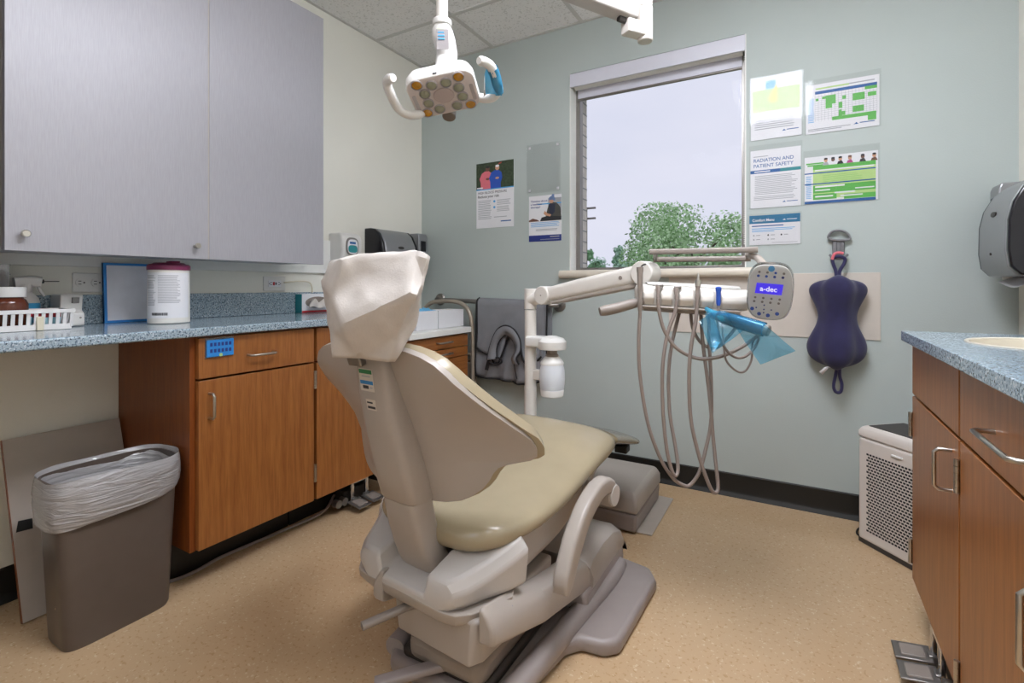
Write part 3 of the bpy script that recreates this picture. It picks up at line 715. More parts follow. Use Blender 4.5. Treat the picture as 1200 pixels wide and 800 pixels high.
# blue pouch taped on the drawer
p0, p1 = PX(240.5, 396, LF+.004), PX(274, 416, LF+.004)
po = thing('label_pouch', (LF, (p0.y+p1.y)/2, p1.z), 'blue ring-holder card in a clear pouch taped on the drawer front', 'tag')
zt = ZC0-.009
MB().box(LF+.0008, LF+.0022, p0.y, p1.y, p1.z, zt).build('clear_pouch', 'clear_tub', po)
zb1 = PX(240, 399, LF).z-.012
MB().box(LF+.0024, LF+.010, p0.y+.003, p1.y-.003, p1.z+.003, p1.z+.062).build('card', 'blue_edge', po, bevel=.002)
hl = MB()
for r_ in range(2):
    for k in range(6): hl.obox((LF+.0105, p0.y+.017+k*(p1.y-p0.y-.034)/5, p1.z+.024+r_*.022), (.001, .008, .012))
hl.build('pockets', 'print_navy', po)
MB().cyl((LF+.0098, (p0.y+p1.y)/2, p1.z+.008), (LF+.0112, (p0.y+p1.y)/2, p1.z+.008), .006, 12).build('sticker', 'print_lime', po)
# ================================================================== leaning board and waste bin
lb = thing('leaning_board', (-2.15, .75, 0), 'white board with black tape leaning on the wall behind the waste bin', 'board')
bl0, bl1 = Vector((-2.085, .578, .001)), Vector((-2.267, .578, .538)); dv = (bl1-bl0); nv = Vector((dv.z, 0, -dv.x)).normalized()
W = .325
MB().loft([[bl0+Vector((0, a, 0))+dv*b+nv*d for a, b in ((0, 0), (W, 0), (W, 1), (0, 1))] for d in (0, .012)]).build('panel', 'taupe', lb, bevel=.001)
def lbp(px, py):
    d = ray(px, py); o = bl0+nv*.0125; t = (o-EYE).dot(nv)/d.dot(nv); return EYE+d*t
tc_ = lbp(28, 616)
MB().loft([[tc_+Vector((0, a, 0))+dv.normalized()*b+nv*d for a, b in ((-.02, -.013), (.02, -.016), (.021, .016), (-.012, .02))] for d in (-.001, .0015)]).build('tape', 'black_rubber', lb)
MB().loft([[bl0+Vector((0, -.0012, 0))+dv*b+nv*d for d, b in ((0, 0), (.012, 0), (.012, 1), (0, 1))], [bl0+Vector((0, .0005, 0))+dv*b+nv*d for d, b in ((0, 0), (.012, 0), (.012, 1), (0, 1))]]).build('edge_band', 'wood_dark', lb)
bcx, bcy = -1.868, .728
bn = thing('waste_bin', (bcx, bcy, 0), 'slim brown waste bin under the left counter, lined with a clear bag', 'waste bin')
def bring(w, h, z, p=4.5, n=56): return [Vector((bcx+b, bcy+a, z)) for a, b in oval(w, h, n, p)]
BH = .485
sec = [(0.0, .272, .150, 5.5), (.01, .280, .158, 5.5), (.25, .302, .18, 5), (BH, .328, .205, 4)]
MB().loft([bring(w, h, z, p) for z, w, h, p in sec]+[bring(.318, .193, BH, 4), bring(.30, .17, .25, 4), bring(.262, .14, .012, 4)]).build('tub', 'bin_brown', bn)
bg_ = thing('bin_liner', (bcx, bcy, BH), 'clear plastic liner bag folded over the rim of the brown bin', 'bag')
rnd = random.Random(5)
def lr(w, h, z, wob, dz=0, p=3.2):
    out = []
    for k, v in enumerate(bring(w, h, z, p, 72)):
        a = 2*math.pi*k/72
        nn = noise.noise(Vector((math.cos(a)*3.3, math.sin(a)*3.3, z*26)))
        m2 = noise.noise(Vector((a*1.2, z*90, 3)))
        d = Vector((v.x-bcx, v.y-bcy, 0)).normalized()
        out.append(v+d*(nn+m2*.6)*wob+Vector((0, 0, dz*math.cos(a)+.006*noise.noise(Vector((math.cos(a)*2, math.sin(a)*2, 7+z*9))))))
    return out
MB().loft([lr(.29, .15, .12, .006), lr(.30, .165, .3, .006), lr(.316, .190, BH-.02, .004), lr(.340, .214, BH+.006, .002), lr(.346, .226, BH+.010, .002), lr(.352, .240, BH-.004, .003),
           lr(.356, .248, BH-.03, .005, .002), lr(.355, .246, BH-.06, .007, .006), lr(.352, .240, BH-.085, .008, .012), lr(.344, .228, BH-.105, .006, .016), lr(.336, .220, BH-.115, .004, .018)], cap=False).build('film', 'bin_liner', bg_, angle=60)
# ================================================================== dental chair (axis along +y)
CX = -.79
PIV, TH_ = Vector((-.80, 1.70, 0)), R(5.5)
CR, CF_ = Vector((math.cos(TH_), -math.sin(TH_), 0)), Vector((math.sin(TH_), math.cos(TH_), 0))
chair = thing('dental_chair', (CX, 1.35, 0), 'beige dental chair with tan vinyl seat and curved armrests in the middle of the room', 'dental chair')
def C(s, y, z): return PIV+CR*s+CF_*(y-PIV.y)+Vector((0, 0, z))      # upper chair, swivelled a little
def B(s, y, z): return Vector((CX+s, y, z))                            # base
# ---- base plate with side wing
def plate(pts, z0, z1, name, m, bev=.012, top_in=0):
    mb = MB(); c = sum((Vector((a, b, 0)) for a, b in pts), Vector())/len(pts)
    r0 = [Vector((a, b, z0)) for a, b in pts]; r1 = [Vector((a, b, z1)) for a, b in pts]
    return mb.loft([r0, r1]).build(name, m, chair, bevel=bev, seg=4)
bp = [(-.985, 1.04), (-.955, 1.0), (-.63, .985), (-.595, 1.02), (-.585, 1.15), (-.565, 1.285), (-.535, 1.325), (-.47, 1.335), (-.435, 1.37), (-.42, 1.72), (-.455, 1.78), (-.56, 1.80), (-1.0, 1.80), (-1.02, 1.76), (-1.0, 1.2)]
base = plate(bp, .001, .048, 'base_plate', 'base_grey', .016)
# raised rails along the plate and the riser under the front cover
for s in (-1, 1):
    MB().sweep([B(s*.175, 1.03, .048), B(s*.19, 1.15, .05), B(s*.21, 1.36, .052), B(s*.235, 1.62, .052), B(s*.23, 1.74, .05)], rrect(.06, .05, .022, 4), smooth=6).build('base_rail', 'base_grey', base)
MB().loft([[B(a*q, b, z) for a, b in ((-.232, 1.42), (.232, 1.42), (.232, 1.79), (-.232, 1.79))] for q, z in ((1.03, .045), (1.0, .11))]).build('base_riser', 'base_grey', base, bevel=.015, seg=3)
MB().box(CX-.14, CX+.14, 1.02, 1.60, .046, .075).build('base_well', 'dark_grey', base, bevel=.01)
MB().sweep([Vector((-.915, .905, .055)), Vector((-.72, 1.08, .088))], rrect(.034, .02, .007, 3)).build('foot_lever', 'base_grey', base)
# ---- lift: rear cover, link covers, front cover
def hull(rings, name, m, par=None, bev=.014, seg=4, **kw):
    return MB().loft(rings).build(name, m, par or chair, bevel=bev, seg=seg, **kw)
ped = hull([[B(-.14, 1.005, .125), B(.125, .955, .150), B(.150, .985, .160), B(.150, 1.34, .12), B(-.155, 1.34, .12), B(-.158, 1.03, .125)],
            [B(-.14, .99, .26), B(.135, .962, .26), B(.158, .99, .26), B(.158, 1.34, .25), B(-.17, 1.34, .25), B(-.163, 1.02, .26)]], 'pedestal_cover', 'shell', bev=.010)
MB().box(CX-.11, CX+.13, 1.0, 1.3, .06, .14).build('bellows', 'mid_grey', chair, bevel=.03, seg=3)
for s in (1, -1):
    def Q(a, y, z): return B(s*a, y, z)
    rings = []
    for y, zt, zb, o in ((.957, .292, .222, .184), (.97, .296, .215, .190), (1.2, .242, .145, .207), (1.38, .202, .112, .218), (1.50, .178, .088, .226)):
        rings.append([Q(.15, y, zb), Q(o-.006, y, zb), Q(o, y, zb+.008), Q(o, y, zt-.034), Q(o-.012, y, zt-.012), Q(.16, y, zt+.006), Q(.15, y, zt+.006)])
    hull(rings, 'link_cover', 'shell', bev=.006)
fr = []
for y, zt in ((1.475, .178), (1.50, .194), (1.60, .203), (1.70, .196), (1.78, .168), (1.815, .125)):
    fr.append([B(-.232, y, .092), B(.232, y, .092), B(.236, y, zt-.045), B(.225, y, zt-.018), B(.19, y, zt), B(-.19, y, zt), B(-.225, y, zt-.018), B(-.236, y, zt-.045)])
hull(fr, 'front_cover', 'shell', bev=.008)
# ---- upper frame (back pivot housing), notched for the backrest arm
rc = MB()
# per y: half widths and heights; notch handled by a lower middle
def hsec(y, w, zb, zt, zn, nw=.078, ch=.028):
    return [C(-w*.80, y, zb), C(w*.80, y, zb), C(w*.97, y, zb+.028), C(w, y, zt-ch), C(w-ch*.8, y, zt), C(nw+.010, y, zt), C(nw, y, zn), C(-nw, y, zn), C(-nw-.010, y, zt), C(-w+ch*.8, y, zt), C(-w, y, zt-ch), C(-w*.97, y, zb+.028)]
rc.loft([hsec(.948, .148, .262, .328, .290, ch=.022), hsec(.956, .172, .262, .344, .292), hsec(.985, .196, .262, .352, .300), hsec(1.04, .222, .262, .368, .316), hsec(1.10, .250, .262, .392, .33), hsec(1.145, .262, .262, .406, .335)])
rc.build('back_pivot_housing', 'shell_light', chair, bevel=.008, seg=3, angle=30)
pan_o = [(-.135, .948), (.135, .948), (.176, .957), (.203, .985), (.230, 1.04), (.246, 1.09), (.225, 1.125), (.10, 1.14), (-.10, 1.14), (-.225, 1.125), (-.246, 1.09), (-.230, 1.04), (-.203, .985), (-.176, .957)]
def pan_r(q, z, dy=0): return [C(a*q, 1.06+(b-1.06)*q+dy, z+.010*max(0, (b-1.02)/.13)) for a, b in pan_o]
MB().loft([pan_r(.80, .232, .02), pan_r(.93, .236, .006), pan_r(.99, .252), pan_r(1.008, .2735)]).build('housing_pan', 'shell', chair, bevel=.006, seg=3, angle=50)
# manufacturer badge on the housing side
MB().obox(C(.2455, 1.066, .263), (.006, .030, .010), Matrix.Rotation(R(-36), 3, 'Z') @ Matrix.Rotation(R(-14), 3, 'X')).build('badge', 'print_blue', chair, bevel=.001)
# seat underside cover
us = []
for y, w, zb, zt in ((1.135, .232, .262, .40), (1.2, .236, .262, .42), (1.35, .236, .275, .43), (1.5, .228, .31, .46), (1.66, .21, .37, .48), (1.72, .18, .42, .49)):
    us.append([C(-w*.8, y, zb), C(w*.8, y, zb), C(w, y, zb+.06), C(w, y, zt), C(-w, y, zt), C(-w, y, zb+.06)])
hull(us, 'seat_frame', 'shell', bev=.01)
# ---- seat cushion
def cushion_ring(y, w, zt, th, crown=0, n=28, p=3.2, tilt=0):
    out = []
    for k in range(n):
        a = 2*math.pi*k/n; c, s = math.cos(a), math.sin(a)
        x = w*math.copysign(abs(c)**(2/p), c); zz = th/2*math.copysign(abs(s)**(2/2.4), s)
        out.append(C(x, y+tilt*zz, zt-th/2+zz+crown*(x/w)**2))
    return out
ZT = [(1.02, .452), (1.12, .455), (1.26, .465), (1.40, .492), (1.52, .525), (1.62, .548), (1.70, .552), (1.76, .535), (1.81, .505)]
WW = [(1.015, .12), (1.025, .155), (1.05, .198), (1.1, .230), (1.2, .252), (1.32, .262), (1.45, .264), (1.6, .262), (1.68, .256), (1.73, .242), (1.765, .22), (1.80, .19)]
TH = [(1.015, .03), (1.03, .062), (1.06, .094), (1.2, .098), (1.5, .108), (1.65, .125), (1.73, .11), (1.78, .07), (1.80, .03)]
ys = [1.015, 1.02, 1.03, 1.045, 1.07, 1.1, 1.15, 1.2, 1.26, 1.33, 1.4, 1.47, 1.54, 1.6, 1.65, 1.69, 1.72, 1.745, 1.765, 1.785, 1.80]
rg = []
for y in ys:
    th = interp(TH, y); rg.append(cushion_ring(y, interp(WW, y), interp(ZT, y)-(interp([(1.015, .03), (1.06, 0), (1.7, 0), (1.8, .02)], y)), th, crown=.004))
MB().loft(rg).build('seat', 'vinyl', chair, sub=1)
# leg rest sloping down to the toe end, with clear toe cover
rg = []
for y, w, zt, th in ((1.72, .19, .520, .05), (1.76, .21, .522, .062), (1.82, .215, .508, .058), (1.90, .215, .482, .054), (1.98, .215, .458, .05), (2.04, .208, .438, .046), (2.075, .19, .422, .036), (2.092, .14, .412, .02)):
    rg.append(cushion_ring(y, w, zt, th, crown=-.006))
MB().loft(rg).build('leg_rest', 'vinyl', chair, sub=1)
rg = []
for y, w, zt, th in ((1.80, .219, .516, .062), (1.84, .2195, .505, .061), (1.90, .219, .4855, .0575), (1.98, .219, .4615, .0535), (2.042, .212, .4415, .05), (2.079, .194, .4255, .040), (2.098, .144, .4145, .024)):
    rg.append(cushion_ring(y, w, zt, th, crown=-.006))
MB().loft(rg, cap=False).build('toe_cover', 'toe_wrap', chair, sub=1)
MB().obox(C(.15, 2.0, .386), (.05, .05, .03)).build('toe_clip', 'black_rubber', chair, bevel=.004)
# ---- backrest
def yb(z): return 1.02-(z-.34)*.346                     # rear face of the recline plane
def kf(z): return interp([(.50, .8), (.56, 1.2), (.62, 1.45), (.68, 1.35), (.76, .8), (.84, .25), (.92, .12)], z)
OUT = [(.498, .05), (.5005, .09), (.505, .13), (.515, .170), (.53, .198), (.55, .222), (.57, .236), (.59, .246), (.603, .256), (.610, .272), (.615, .296), (.622, .318), (.632, .331), (.65, .335), (.67, .333), (.70, .325), (.74, .308), (.78, .286), (.82, .262), (.85, .240), (.875, .212), (.89, .180), (.90, .14), (.906, .075)]
def back_pt(q, z, grow=0, dy=0, wz=0):
    w = interp(OUT, z)+grow; s = q*w
    return C(s-.030, yb(z)+.040+kf(z)*s*s+dy, z+wz)
zs = [.498, .4995, .5015, .505, .51, .515, .522, .53, .54, .55, .56, .57, .58, .59, .597, .603, .607, .610, .6125, .615, .6185, .622, .627, .632, .64, .65, .66, .68, .70, .72, .74, .76, .78, .80, .82, .835, .85, .8625, .875, .8825, .89, .895, .90, .903, .906]
def shell_mesh(grow, dy, dz=0):
    mb = MB(); n = 26
    mb.loft([[back_pt(2*i/n-1, z, grow, dy, dz) for i in range(n+1)] for z in zs], cap=False, closed=False)
    return mb
br = shell_mesh(0, 0).build('back_shell', 'shell', chair, solid=.016, offset=0, bevel=.006, seg=3, angle=60)
shell_mesh(.004, .022, .002).build('back_cushion', 'vinyl', chair, solid=.027, offset=0, bevel=.011, seg=4, angle=60)
# back arm (upper cover) + lower arm
def armsec(z, w, d, yo=0, p=3.5):
    return [C(a-.004, yb(z)+.02+b+yo, z) for a, b in oval(w, d, 24, p)]
ua = MB().loft([armsec(z, w, d, yo) for z, w, d, yo in ((.503, .128, .085, -.005), (.512, .135, .095, -.006), (.58, .136, .095, -.004), (.68, .130, .088, 0), (.78, .118, .075, .006), (.85, .110, .062, .012), (.878, .104, .055, .016), (.884, .09, .04, .018))])
ua.build('back_arm_cover', 'shell', chair, bevel=0)
la = MB().loft([armsec(z, w, d, yo, 4) for z, w, d, yo in ((.285, .150, .085, .0), (.33, .142, .085, -.01), (.38, .130, .084, -.016), (.44, .125, .083, -.016), (.49, .124, .082, -.010), (.503, .124, .082, -.007))])
la.build('back_arm', 'shell', chair)
# labels on the arm cover
ax_ = Vector((1, 0, 0)); up_ = Vector((0, -.327, .945)); nrm_ = Vector((0, -.945, -.327))
def lab_o(z, s): return C(s-.004, yb(z)+.012-.075/2-.0012, z)
def arm_face(z): return interp([(.68, yb(.68)+.02-.044), (.78, yb(.78)+.026-.0375), (.85, yb(.85)+.032-.031)], z)
def label_quad(s0, s1, z0, z1, m, name, par, d=.0012, sk=0):
    MB().loft([[C(a-.004, arm_face(z)-e+.0004, z) for a, z in ((s0, z0), (s1, z0), (s1, z1), (s0, z1))] for e in (d, d+.0004)]).build(name, m, par, flat=True)
lbq = MB().loft([[C(a-.004, arm_face(z)-e+.0004, z) for a, z in ((-.03, .795), (.02, .795), (.02, .85), (-.03, .85))] for e in (.0004, .0010)]).build('instruction_label', 'label_cream', chair, flat=True)
label_quad(-.028, .018, .838, .848, 'label_green', 'green_band', lbq)
label_quad(-.020, .010, .830, .833, 'print_grey', 'fine_print', lbq)
label_quad(-.028, .018, .812, .821, 'label_blue', 'blue_band', lbq)
label_quad(-.020, .000, .801, .809, 'print_black', 'icon_block', lbq)
label_quad(.004, .014, .803, .806, 'print_grey', 'fine_print', lbq)
lb2 = MB().loft([[C(a-.004, arm_face(z)-e+.0004, z) for a, z in ((-.018, .748), (.016, .748), (.016, .775), (-.018, .775))] for e in (.0004, .0010)]).build('serial_label', 'label_cream', chair, flat=True)
label_quad(-.014, .006, .765, .769, 'print_black', 'serial_print', lb2)
label_quad(-.014, .013, .752, .758, 'print_black', 'serial_print', lb2)
# headrest on its glide bar
gb = [C(-.006, yb(.86)+.05, .84), C(-.006, yb(.93)+.035, .93), C(-.006, yb(1.0)+.03, .99)]
MB().sweep(gb, rrect(.055, .012, .004, 3)).build('glide_bar', 'steel_grey', chair)
MB().obox(C(-.026, yb(.876)+.012, .876), (.044, .05, .026), Matrix.Rotation(R(19), 3, 'X')).build('glide_clamp', 'steel_grey', chair, bevel=.003)
hr = [[C(a-.012, .862+b+(z-1.0)*-.10, z) for a, b in oval(w*.78, d*.8, 24, 3.4)] for z, w, d in ((.89, .12, .03), (.90, .17, .055), (.94, .20, .07), (1.02, .215, .072), (1.08, .205, .065), (1.11, .17, .05), (1.118, .12, .03))]
MB().loft(hr).build('headrest', 'vinyl', chair)
# release lever
MB().sweep([Vector((-.83, 1.06, .222)), Vector((-.872, .975, .222)), Vector((-.925, .872, .214))], rrect(.024, .016, .007, 3), scale=lambda t: 1).build('release_lever', 'mid_grey', chair)
# ---- armrests
for s in (1, -1):
    X = .308 if s > 0 else .385
    pth = [C(s*X, 1.222, .238), C(s*X, 1.245, .285), C(s*X, 1.285, .345), C(s*X, 1.345, .402), C(s*X, 1.415, .436), C(s*X, 1.475, .442), C(s*X, 1.515, .425)]
    mb = MB(); P = catmull(pth, 8); n = len(P); rings = []
    for i, p in enumerate(P):
        d = (P[min(i+1, n-1)]-P[max(i-1, 0)]).normalized(); nn = Vector((1, 0, 0)).cross(d).normalized(); t = i/(n-1)
        wd_ = interp([(0, .012), (.02, .026), (.06, .046), (.14, .062), (.35, .066), (.7, .054), (1, .046)], t)
        rings.append([p+nn*b+Vector((a_, 0, 0)) for a_, b in rrect(.044, wd_, min(.011, wd_*.4), 4)])
    ar = mb.loft(rings).build('armrest', 'shell', chair)
    MB().cyl(C(s*(X-.05), 1.52, .40), C(s*(X+.018), 1.52, .40), .036, 28).build('pivot_hub', 'shell', ar, bevel=.003)
    MB().cyl(C(s*(X+.018), 1.52, .40), C(s*(X+.024), 1.52, .40), .032, 28).build('pivot_cap', 'shell_light', ar, bevel=.002)
    MB().cyl(C(s*.20, 1.52, .40), C(s*(X-.05), 1.52, .40), .026, 20).build('pivot_shaft', 'shell', ar)
# ---- paper headrest cover : a crumpled bag pulled over the headrest
hc = thing('headrest_cover', C(0, .82, .87), 'crumpled white paper cover pulled over the headrest of the dental chair', 'headrest cover')
def hb(px, py, t): return PT(px, py, t)
# rear (room side) points, then the same seen points set further back for the patient side
V = dict(
 tl=hb(401, 302, 1.075), t1=hb(428, 295, 1.09), t2=hb(456, 295.5, 1.085), t3=hb(484, 293.5, 1.07), tr=hb(505, 299, 1.055),
 r1=hb(497, 330, 1.06), r2=hb(489, 345, 1.022), l1=hb(387, 345, 1.085), m1=hb(440, 322, 1.078), m2=hb(482, 343, 1.02), m0=hb(412, 332, 1.088),
 c1=hb(440, 362, 1.028), c2=hb(400, 380, 1.045), c3=hb(470, 372, 1.05), l2=hb(388, 391, 1.10), bl=hb(391, 418, 1.115), b1=hb(420, 421, 1.10), br=hb(455, 424.5, 1.09), b2=hb(463, 424, 1.105), r3=hb(492, 362, 1.13), r4=hb(490, 381, 1.15),
 d1=hb(465, 395, 1.075), d0=hb(400, 400, 1.09),
 f_tl=hb(384, 306, 1.20), f_l0=hb(374.5, 329, 1.20), f_l1=hb(378, 348, 1.20), f_l2=hb(381, 372, 1.19), f_l3=hb(388, 392, 1.18), f_bl=hb(397, 416, 1.20), f_tr=hb(490, 297, 1.22), f_t=hb(432, 297, 1.24), f_b=hb(440, 418, 1.22), f_r=hb(484, 350, 1.24), f_r2=hb(478, 392, 1.22), f_c=hb(432, 350, 1.26))
Fc = ['tl t1 m0', 't1 m1 m0', 't1 t2 m1', 't2 t3 m1', 't3 m2 m1', 't3 tr r1', 't3 r1 m2', 'r1 r2 m2', 'tl m0 l1', 'm0 c2 l1', 'm0 m1 c1', 'm0 c1 c2', 'm1 m2 c1', 'm2 c3 c1', 'm2 r2 c3', 'r2 d1 c3', 'c1 c3 d1', 'c1 d1 b1', 'c1 b1 c2', 'c2 d0 l2', 'l1 c2 l2', 'c2 b1 d0', 'd0 b1 bl', 'l2 d0 bl', 'd1 br b1', 'd1 b2 br', 'r2 r3 d1', 'r3 r4 d1', 'r4 b2 d1', 'r1 r3 r2',
      'tl l1 f_l0', 'tl f_l0 f_tl', 'l1 f_l1 f_l0', 'l1 f_l2 f_l1', 'l1 l2 f_l2', 'l2 f_l3 f_l2', 'l2 bl f_l3', 'bl f_bl f_l3', 'tl f_tl t1', 't1 f_tl f_t', 't1 f_t t2', 't2 f_t f_tr', 't2 f_tr t3', 't3 f_tr tr', 'tr f_tr f_r', 'tr f_r r1', 'r1 f_r r3', 'r3 f_r r4', 'r4 f_r f_r2', 'r4 f_r2 b2',
      'f_tl f_l0 f_c', 'f_l0 f_l1 f_c', 'f_l1 f_l2 f_c', 'f_l2 f_l3 f_c', 'f_l3 f_bl f_c', 'f_bl f_b f_c', 'f_b f_r2 f_c', 'f_r2 f_r f_c', 'f_r f_tr f_c', 'f_tr f_t f_c', 'f_t f_tl f_c']
mb = MB(); vv = {k: mb.bm.verts.new(p) for k, p in V.items()}
for f_ in Fc: mb.face([vv[k] for k in f_.split()])
bmesh.ops.recalc_face_normals(mb.bm, faces=mb.bm.faces)
bmesh.ops.subdivide_edges(mb.bm, edges=mb.bm.edges[:], cuts=5, use_grid_fill=True)
for _ in range(2): bmesh.ops.smooth_vert(mb.bm, verts=[v for v in mb.bm.verts if not v.is_boundary], factor=.36, use_axis_x=True, use_axis_y=True, use_axis_z=True)
mb.bm.normal_update()
for v in mb.bm.verts:
    q = v.co*9; v.co += v.normal*(.007*noise.noise(q)+.0045*noise.noise(q*3.1+Vector((5, 1, 2)))-.0015*abs(noise.noise(Vector((q.x, q.y*.5, q.z*6)))))
mb.build('paper_bag', 'paper', hc, solid=.0012, angle=34)
# ================================================================== floor utility box
ub = thing('utility_box', (CX+.02, 2.28, 0), 'low grey utility box on the floor under the leg rest of the dental chair', 'utility box')
bx0, bx1, by0, by1 = -1.10, -.585, 2.06, 2.47
MB().loft([[Vector((a, b, z)) for a, b in ((bx0+e, by0+e), (bx1-e, by0+e), (bx1-e, by1-e), (bx0+e, by1-e))] for e, z in ((.006, .007), (.0, .085))]).build('lower_box', 'base_grey', ub, bevel=.012, seg=3)
MB().loft([[Vector((a, b, z)) for a, b in ((bx0+e, by0+e), (bx1-e, by0+e), (bx1-e, by1-e), (bx0+e, by1-e))] for e, z in ((-.004, .087), (-.002, .135), (.012, .165), (.05, .180))]).build('lid', 'shell', ub, bevel=.014, seg=4)
MB().box(bx0-.03, bx1+.055, by0+.035, by1+.04, .0005, .006).build('floor_plate', 'taupe', ub, bevel=.002)
# ================================================================== delivery unit
e_ = Vector((math.cos(R(20)), math.sin(R(20)), 0)); d_ = Vector((-e_.y, e_.x, 0)); k_ = Vector((0, 0, 1))
H0 = PT(812, 347, 1.66)
du = thing('delivery_unit', (-1.035, 1.965, 0), 'white dental delivery unit on a post with swing arm, instrument head and keypad', 'dental unit')
def Hd(a, b, c): return H0+e_*a+d_*b+k_*c
PP = Vector((-1.035, 1.965, 0)); pt_z = PT(622, 338, 2.21).z
# post rises from the chair's utility box
MB().cyl((PP.x, PP.y, .181), (PP.x, PP.y, .60), .0275, 28).build('lower_post', 'unit_white', du)
MB().cyl((PP.x, PP.y, .595), (PP.x, PP.y, pt_z-.095), .026, 28).cyl((PP.x, PP.y, pt_z-.092), (PP.x, PP.y, pt_z), .0275, 28).build('post', 'unit_white', du, bevel=.002)
# swing arm
A0 = PT(640, 346, 2.17); A1 = PT(757, 320, 1.83)
def arm_sec(p, d, w, h, r):
    x = d.cross(k_).normalized(); y = x.cross(d).normalized()
    return [p+x*a+y*b for a, b in rrect(w, h, r, 5)]
ad = (A1-A0).normalized()
MB().loft([arm_sec(A0+ad*t, ad, .058, h, .02) for t, h in ((-.005, .060), (.04, .064), (.2, .072), (.45, .072), ((A1-A0).length, .064))]).build('swing_arm', 'unit_white', du)
MB().loft([arm_sec(A0+ad*t-Vector((0, 0, .039)), ad, .05, h, .006) for t, h in ((.05, .014), (.5, .02))]).build('arm_underside', 'shell', du)
x_ = ad.cross(k_).normalized()
MB().cyl(A0-x_*.032, A0+x_*.036, .040, 28).build('shoulder_joint', 'unit_white', du, bevel=.004)
MB().cyl((PP.x, PP.y, pt_z-.05), (A0.x, A0.y, A0.z), .03, 20).build('shoulder_link', 'unit_white', du)
MB().cyl(A1-x_*.034, A1+x_*.038, .044, 28).build('elbow_joint', 'unit_white', du, bevel=.004)
sc_ = A0+ad*.40; MB().cyl(sc_+x_*.028, sc_+x_*.031, .008, 12).cyl(A0+x_*.036, A0+x_*.0375, .003, 8).cyl(A1+x_*.038, A1+x_*.0395, .003, 8).build('arm_screw', 'mid_grey', du)
# water bottle holder + bottle
wb0 = PT(647, 402, 2.16)
MB().sweep([(PP.x, PP.y, wb0.z+.003), (wb0.x+.02, wb0.y-.01, wb0.z+.003)], rrect(.075, .05, .012, 4)).lathe([(.0001, -.025), (.06, -.025), (.062, -.018), (.062, .008), (.05, .022), (.02, .032), (.0001, .033)], wb0, seg=32).build('bottle_cap_arm', 'white_plastic', du)
wbo = thing('water_bottle', (wb0.x+.0, wb0.y, wb0.z-.26), 'translucent white water bottle screwed under the delivery post arm', 'bottle')
zb = wb0.z-.025
MB().lathe([(.0001, -.002), (.022, -.002), (.022, -.02), (.028, -.024), (.028, -.035), (.0001, -.035)], (wb0.x, wb0.y, zb)).build('neck', 'mid_grey', wbo)
hB = zb-PT(650, 464, 2.16).z
MB().lathe([(.0001, -.03), (.030, -.032), (.044, -.048), (.050, -.058), (.050, -.066), (.0001, -.067)], (wb0.x, wb0.y, zb), seg=32).build('collar', 'white_plastic', wbo)
MB().lathe([(.048, -.066), (.054, -.09), (.056, -.13), (.053, -hB*.8), (.050, -hB*.86)], (wb0.x, wb0.y, zb), seg=32, cap=False).build('body', 'bottle_milk', wbo)
MB().lathe([(.0505, -hB*.85), (.0515, -hB*.86), (.049, -hB+.004), (.045, -hB), (.0001, -hB)], (wb0.x, wb0.y, zb), seg=32).build('foot_ring', 'white_plastic', wbo)
MB().box(PP.x+.02, wb0.x-.045, wb0.y-.012, wb0.y+.012, zb-.14, zb-.095).build('bottle_bracket', 'unit_white', du, bevel=.004)
# instrument head: body with a sloped front
def head_ring(a, kz, kd):
    pr = [(-.050, -.026), (-.050, .020), (-.040, .030), (-.01, .036), (.05, .037), (.085, .028), (.09, .0), (.08, -.030), (.0, -.044), (-.035, -.046), (-.046, -.040)]
    sag = -.020*(a/.18)
    return [Hd(a, b*kd, c*kz+sag*.5) for b, c in pr]
MB().loft([head_ring(a, kz, kd) for a, kz, kd in ((-.188, .45, .6), (-.182, .75, .85), (-.165, .95, .97), (-.05, 1.05, 1), (.05, 1.05, 1), (.135, 1.0, .97), (.158, .8, .85), (.166, .5, .65))]).build('instrument_head', 'unit_white', du, bevel=.003, sub=1)
MB().loft([[Hd(a, b, c-.010*(a/.18)) for b, c in ((-.04, .033), (-.02, .040), (.04, .042), (.07, .034))] for a in (-.15, 0, .14)], closed=False, cap=False).build('tray_top', 'white_plastic', du, solid=.004)
MB().loft([[Hd(a, b*.92, -.047+c-.012*(a/.18)) for b, c in rrect(.16, .02, .008, 3)] for a in (-.165, .10)]).build('head_pan', 'mid_grey', du)
# clear barrier sleeve over the head
# scalloped front: five blocks with slots for the instruments between them
def slot_a(px, t): return (PT(px, 345, t)-H0).dot(e_)
sl_ = [slot_a(x, t) for x, t in ((750, 1.60), (771, 1.59), (792.5, 1.585), (817.5, 1.575), (842, 1.56))]
edges = [(-.186, sl_[0]-.010)]+[(a+.010, b-.010) for a, b in zip(sl_, sl_[1:])]+[(sl_[4]+.010, .158)]
for a0, a1 in edges:
    if a1-a0 < .004: continue
    sg = -.010*((a0+a1)/2/.18); q_ = min(.006, (a1-a0)*.3)
    def fb(a): return [Hd(a, b, c+sg) for b, c in ((-.045, -.040), (-.074, -.034), (-.088, -.012), (-.084, .008), (-.066, .024), (-.045, .030))]
    MB().loft([fb(a0), fb(a1)]).build('holder_block', 'unit_white', du, bevel=q_, seg=3)
MB().loft([[Hd(a, b, c-.010*(a/.18)) for b, c in ((-.05, -.052), (-.082, -.044), (-.082, -.037), (-.05, -.036))] for a in (-.18, .13)]).build('holder_rail', 'shell', du, bevel=.003)
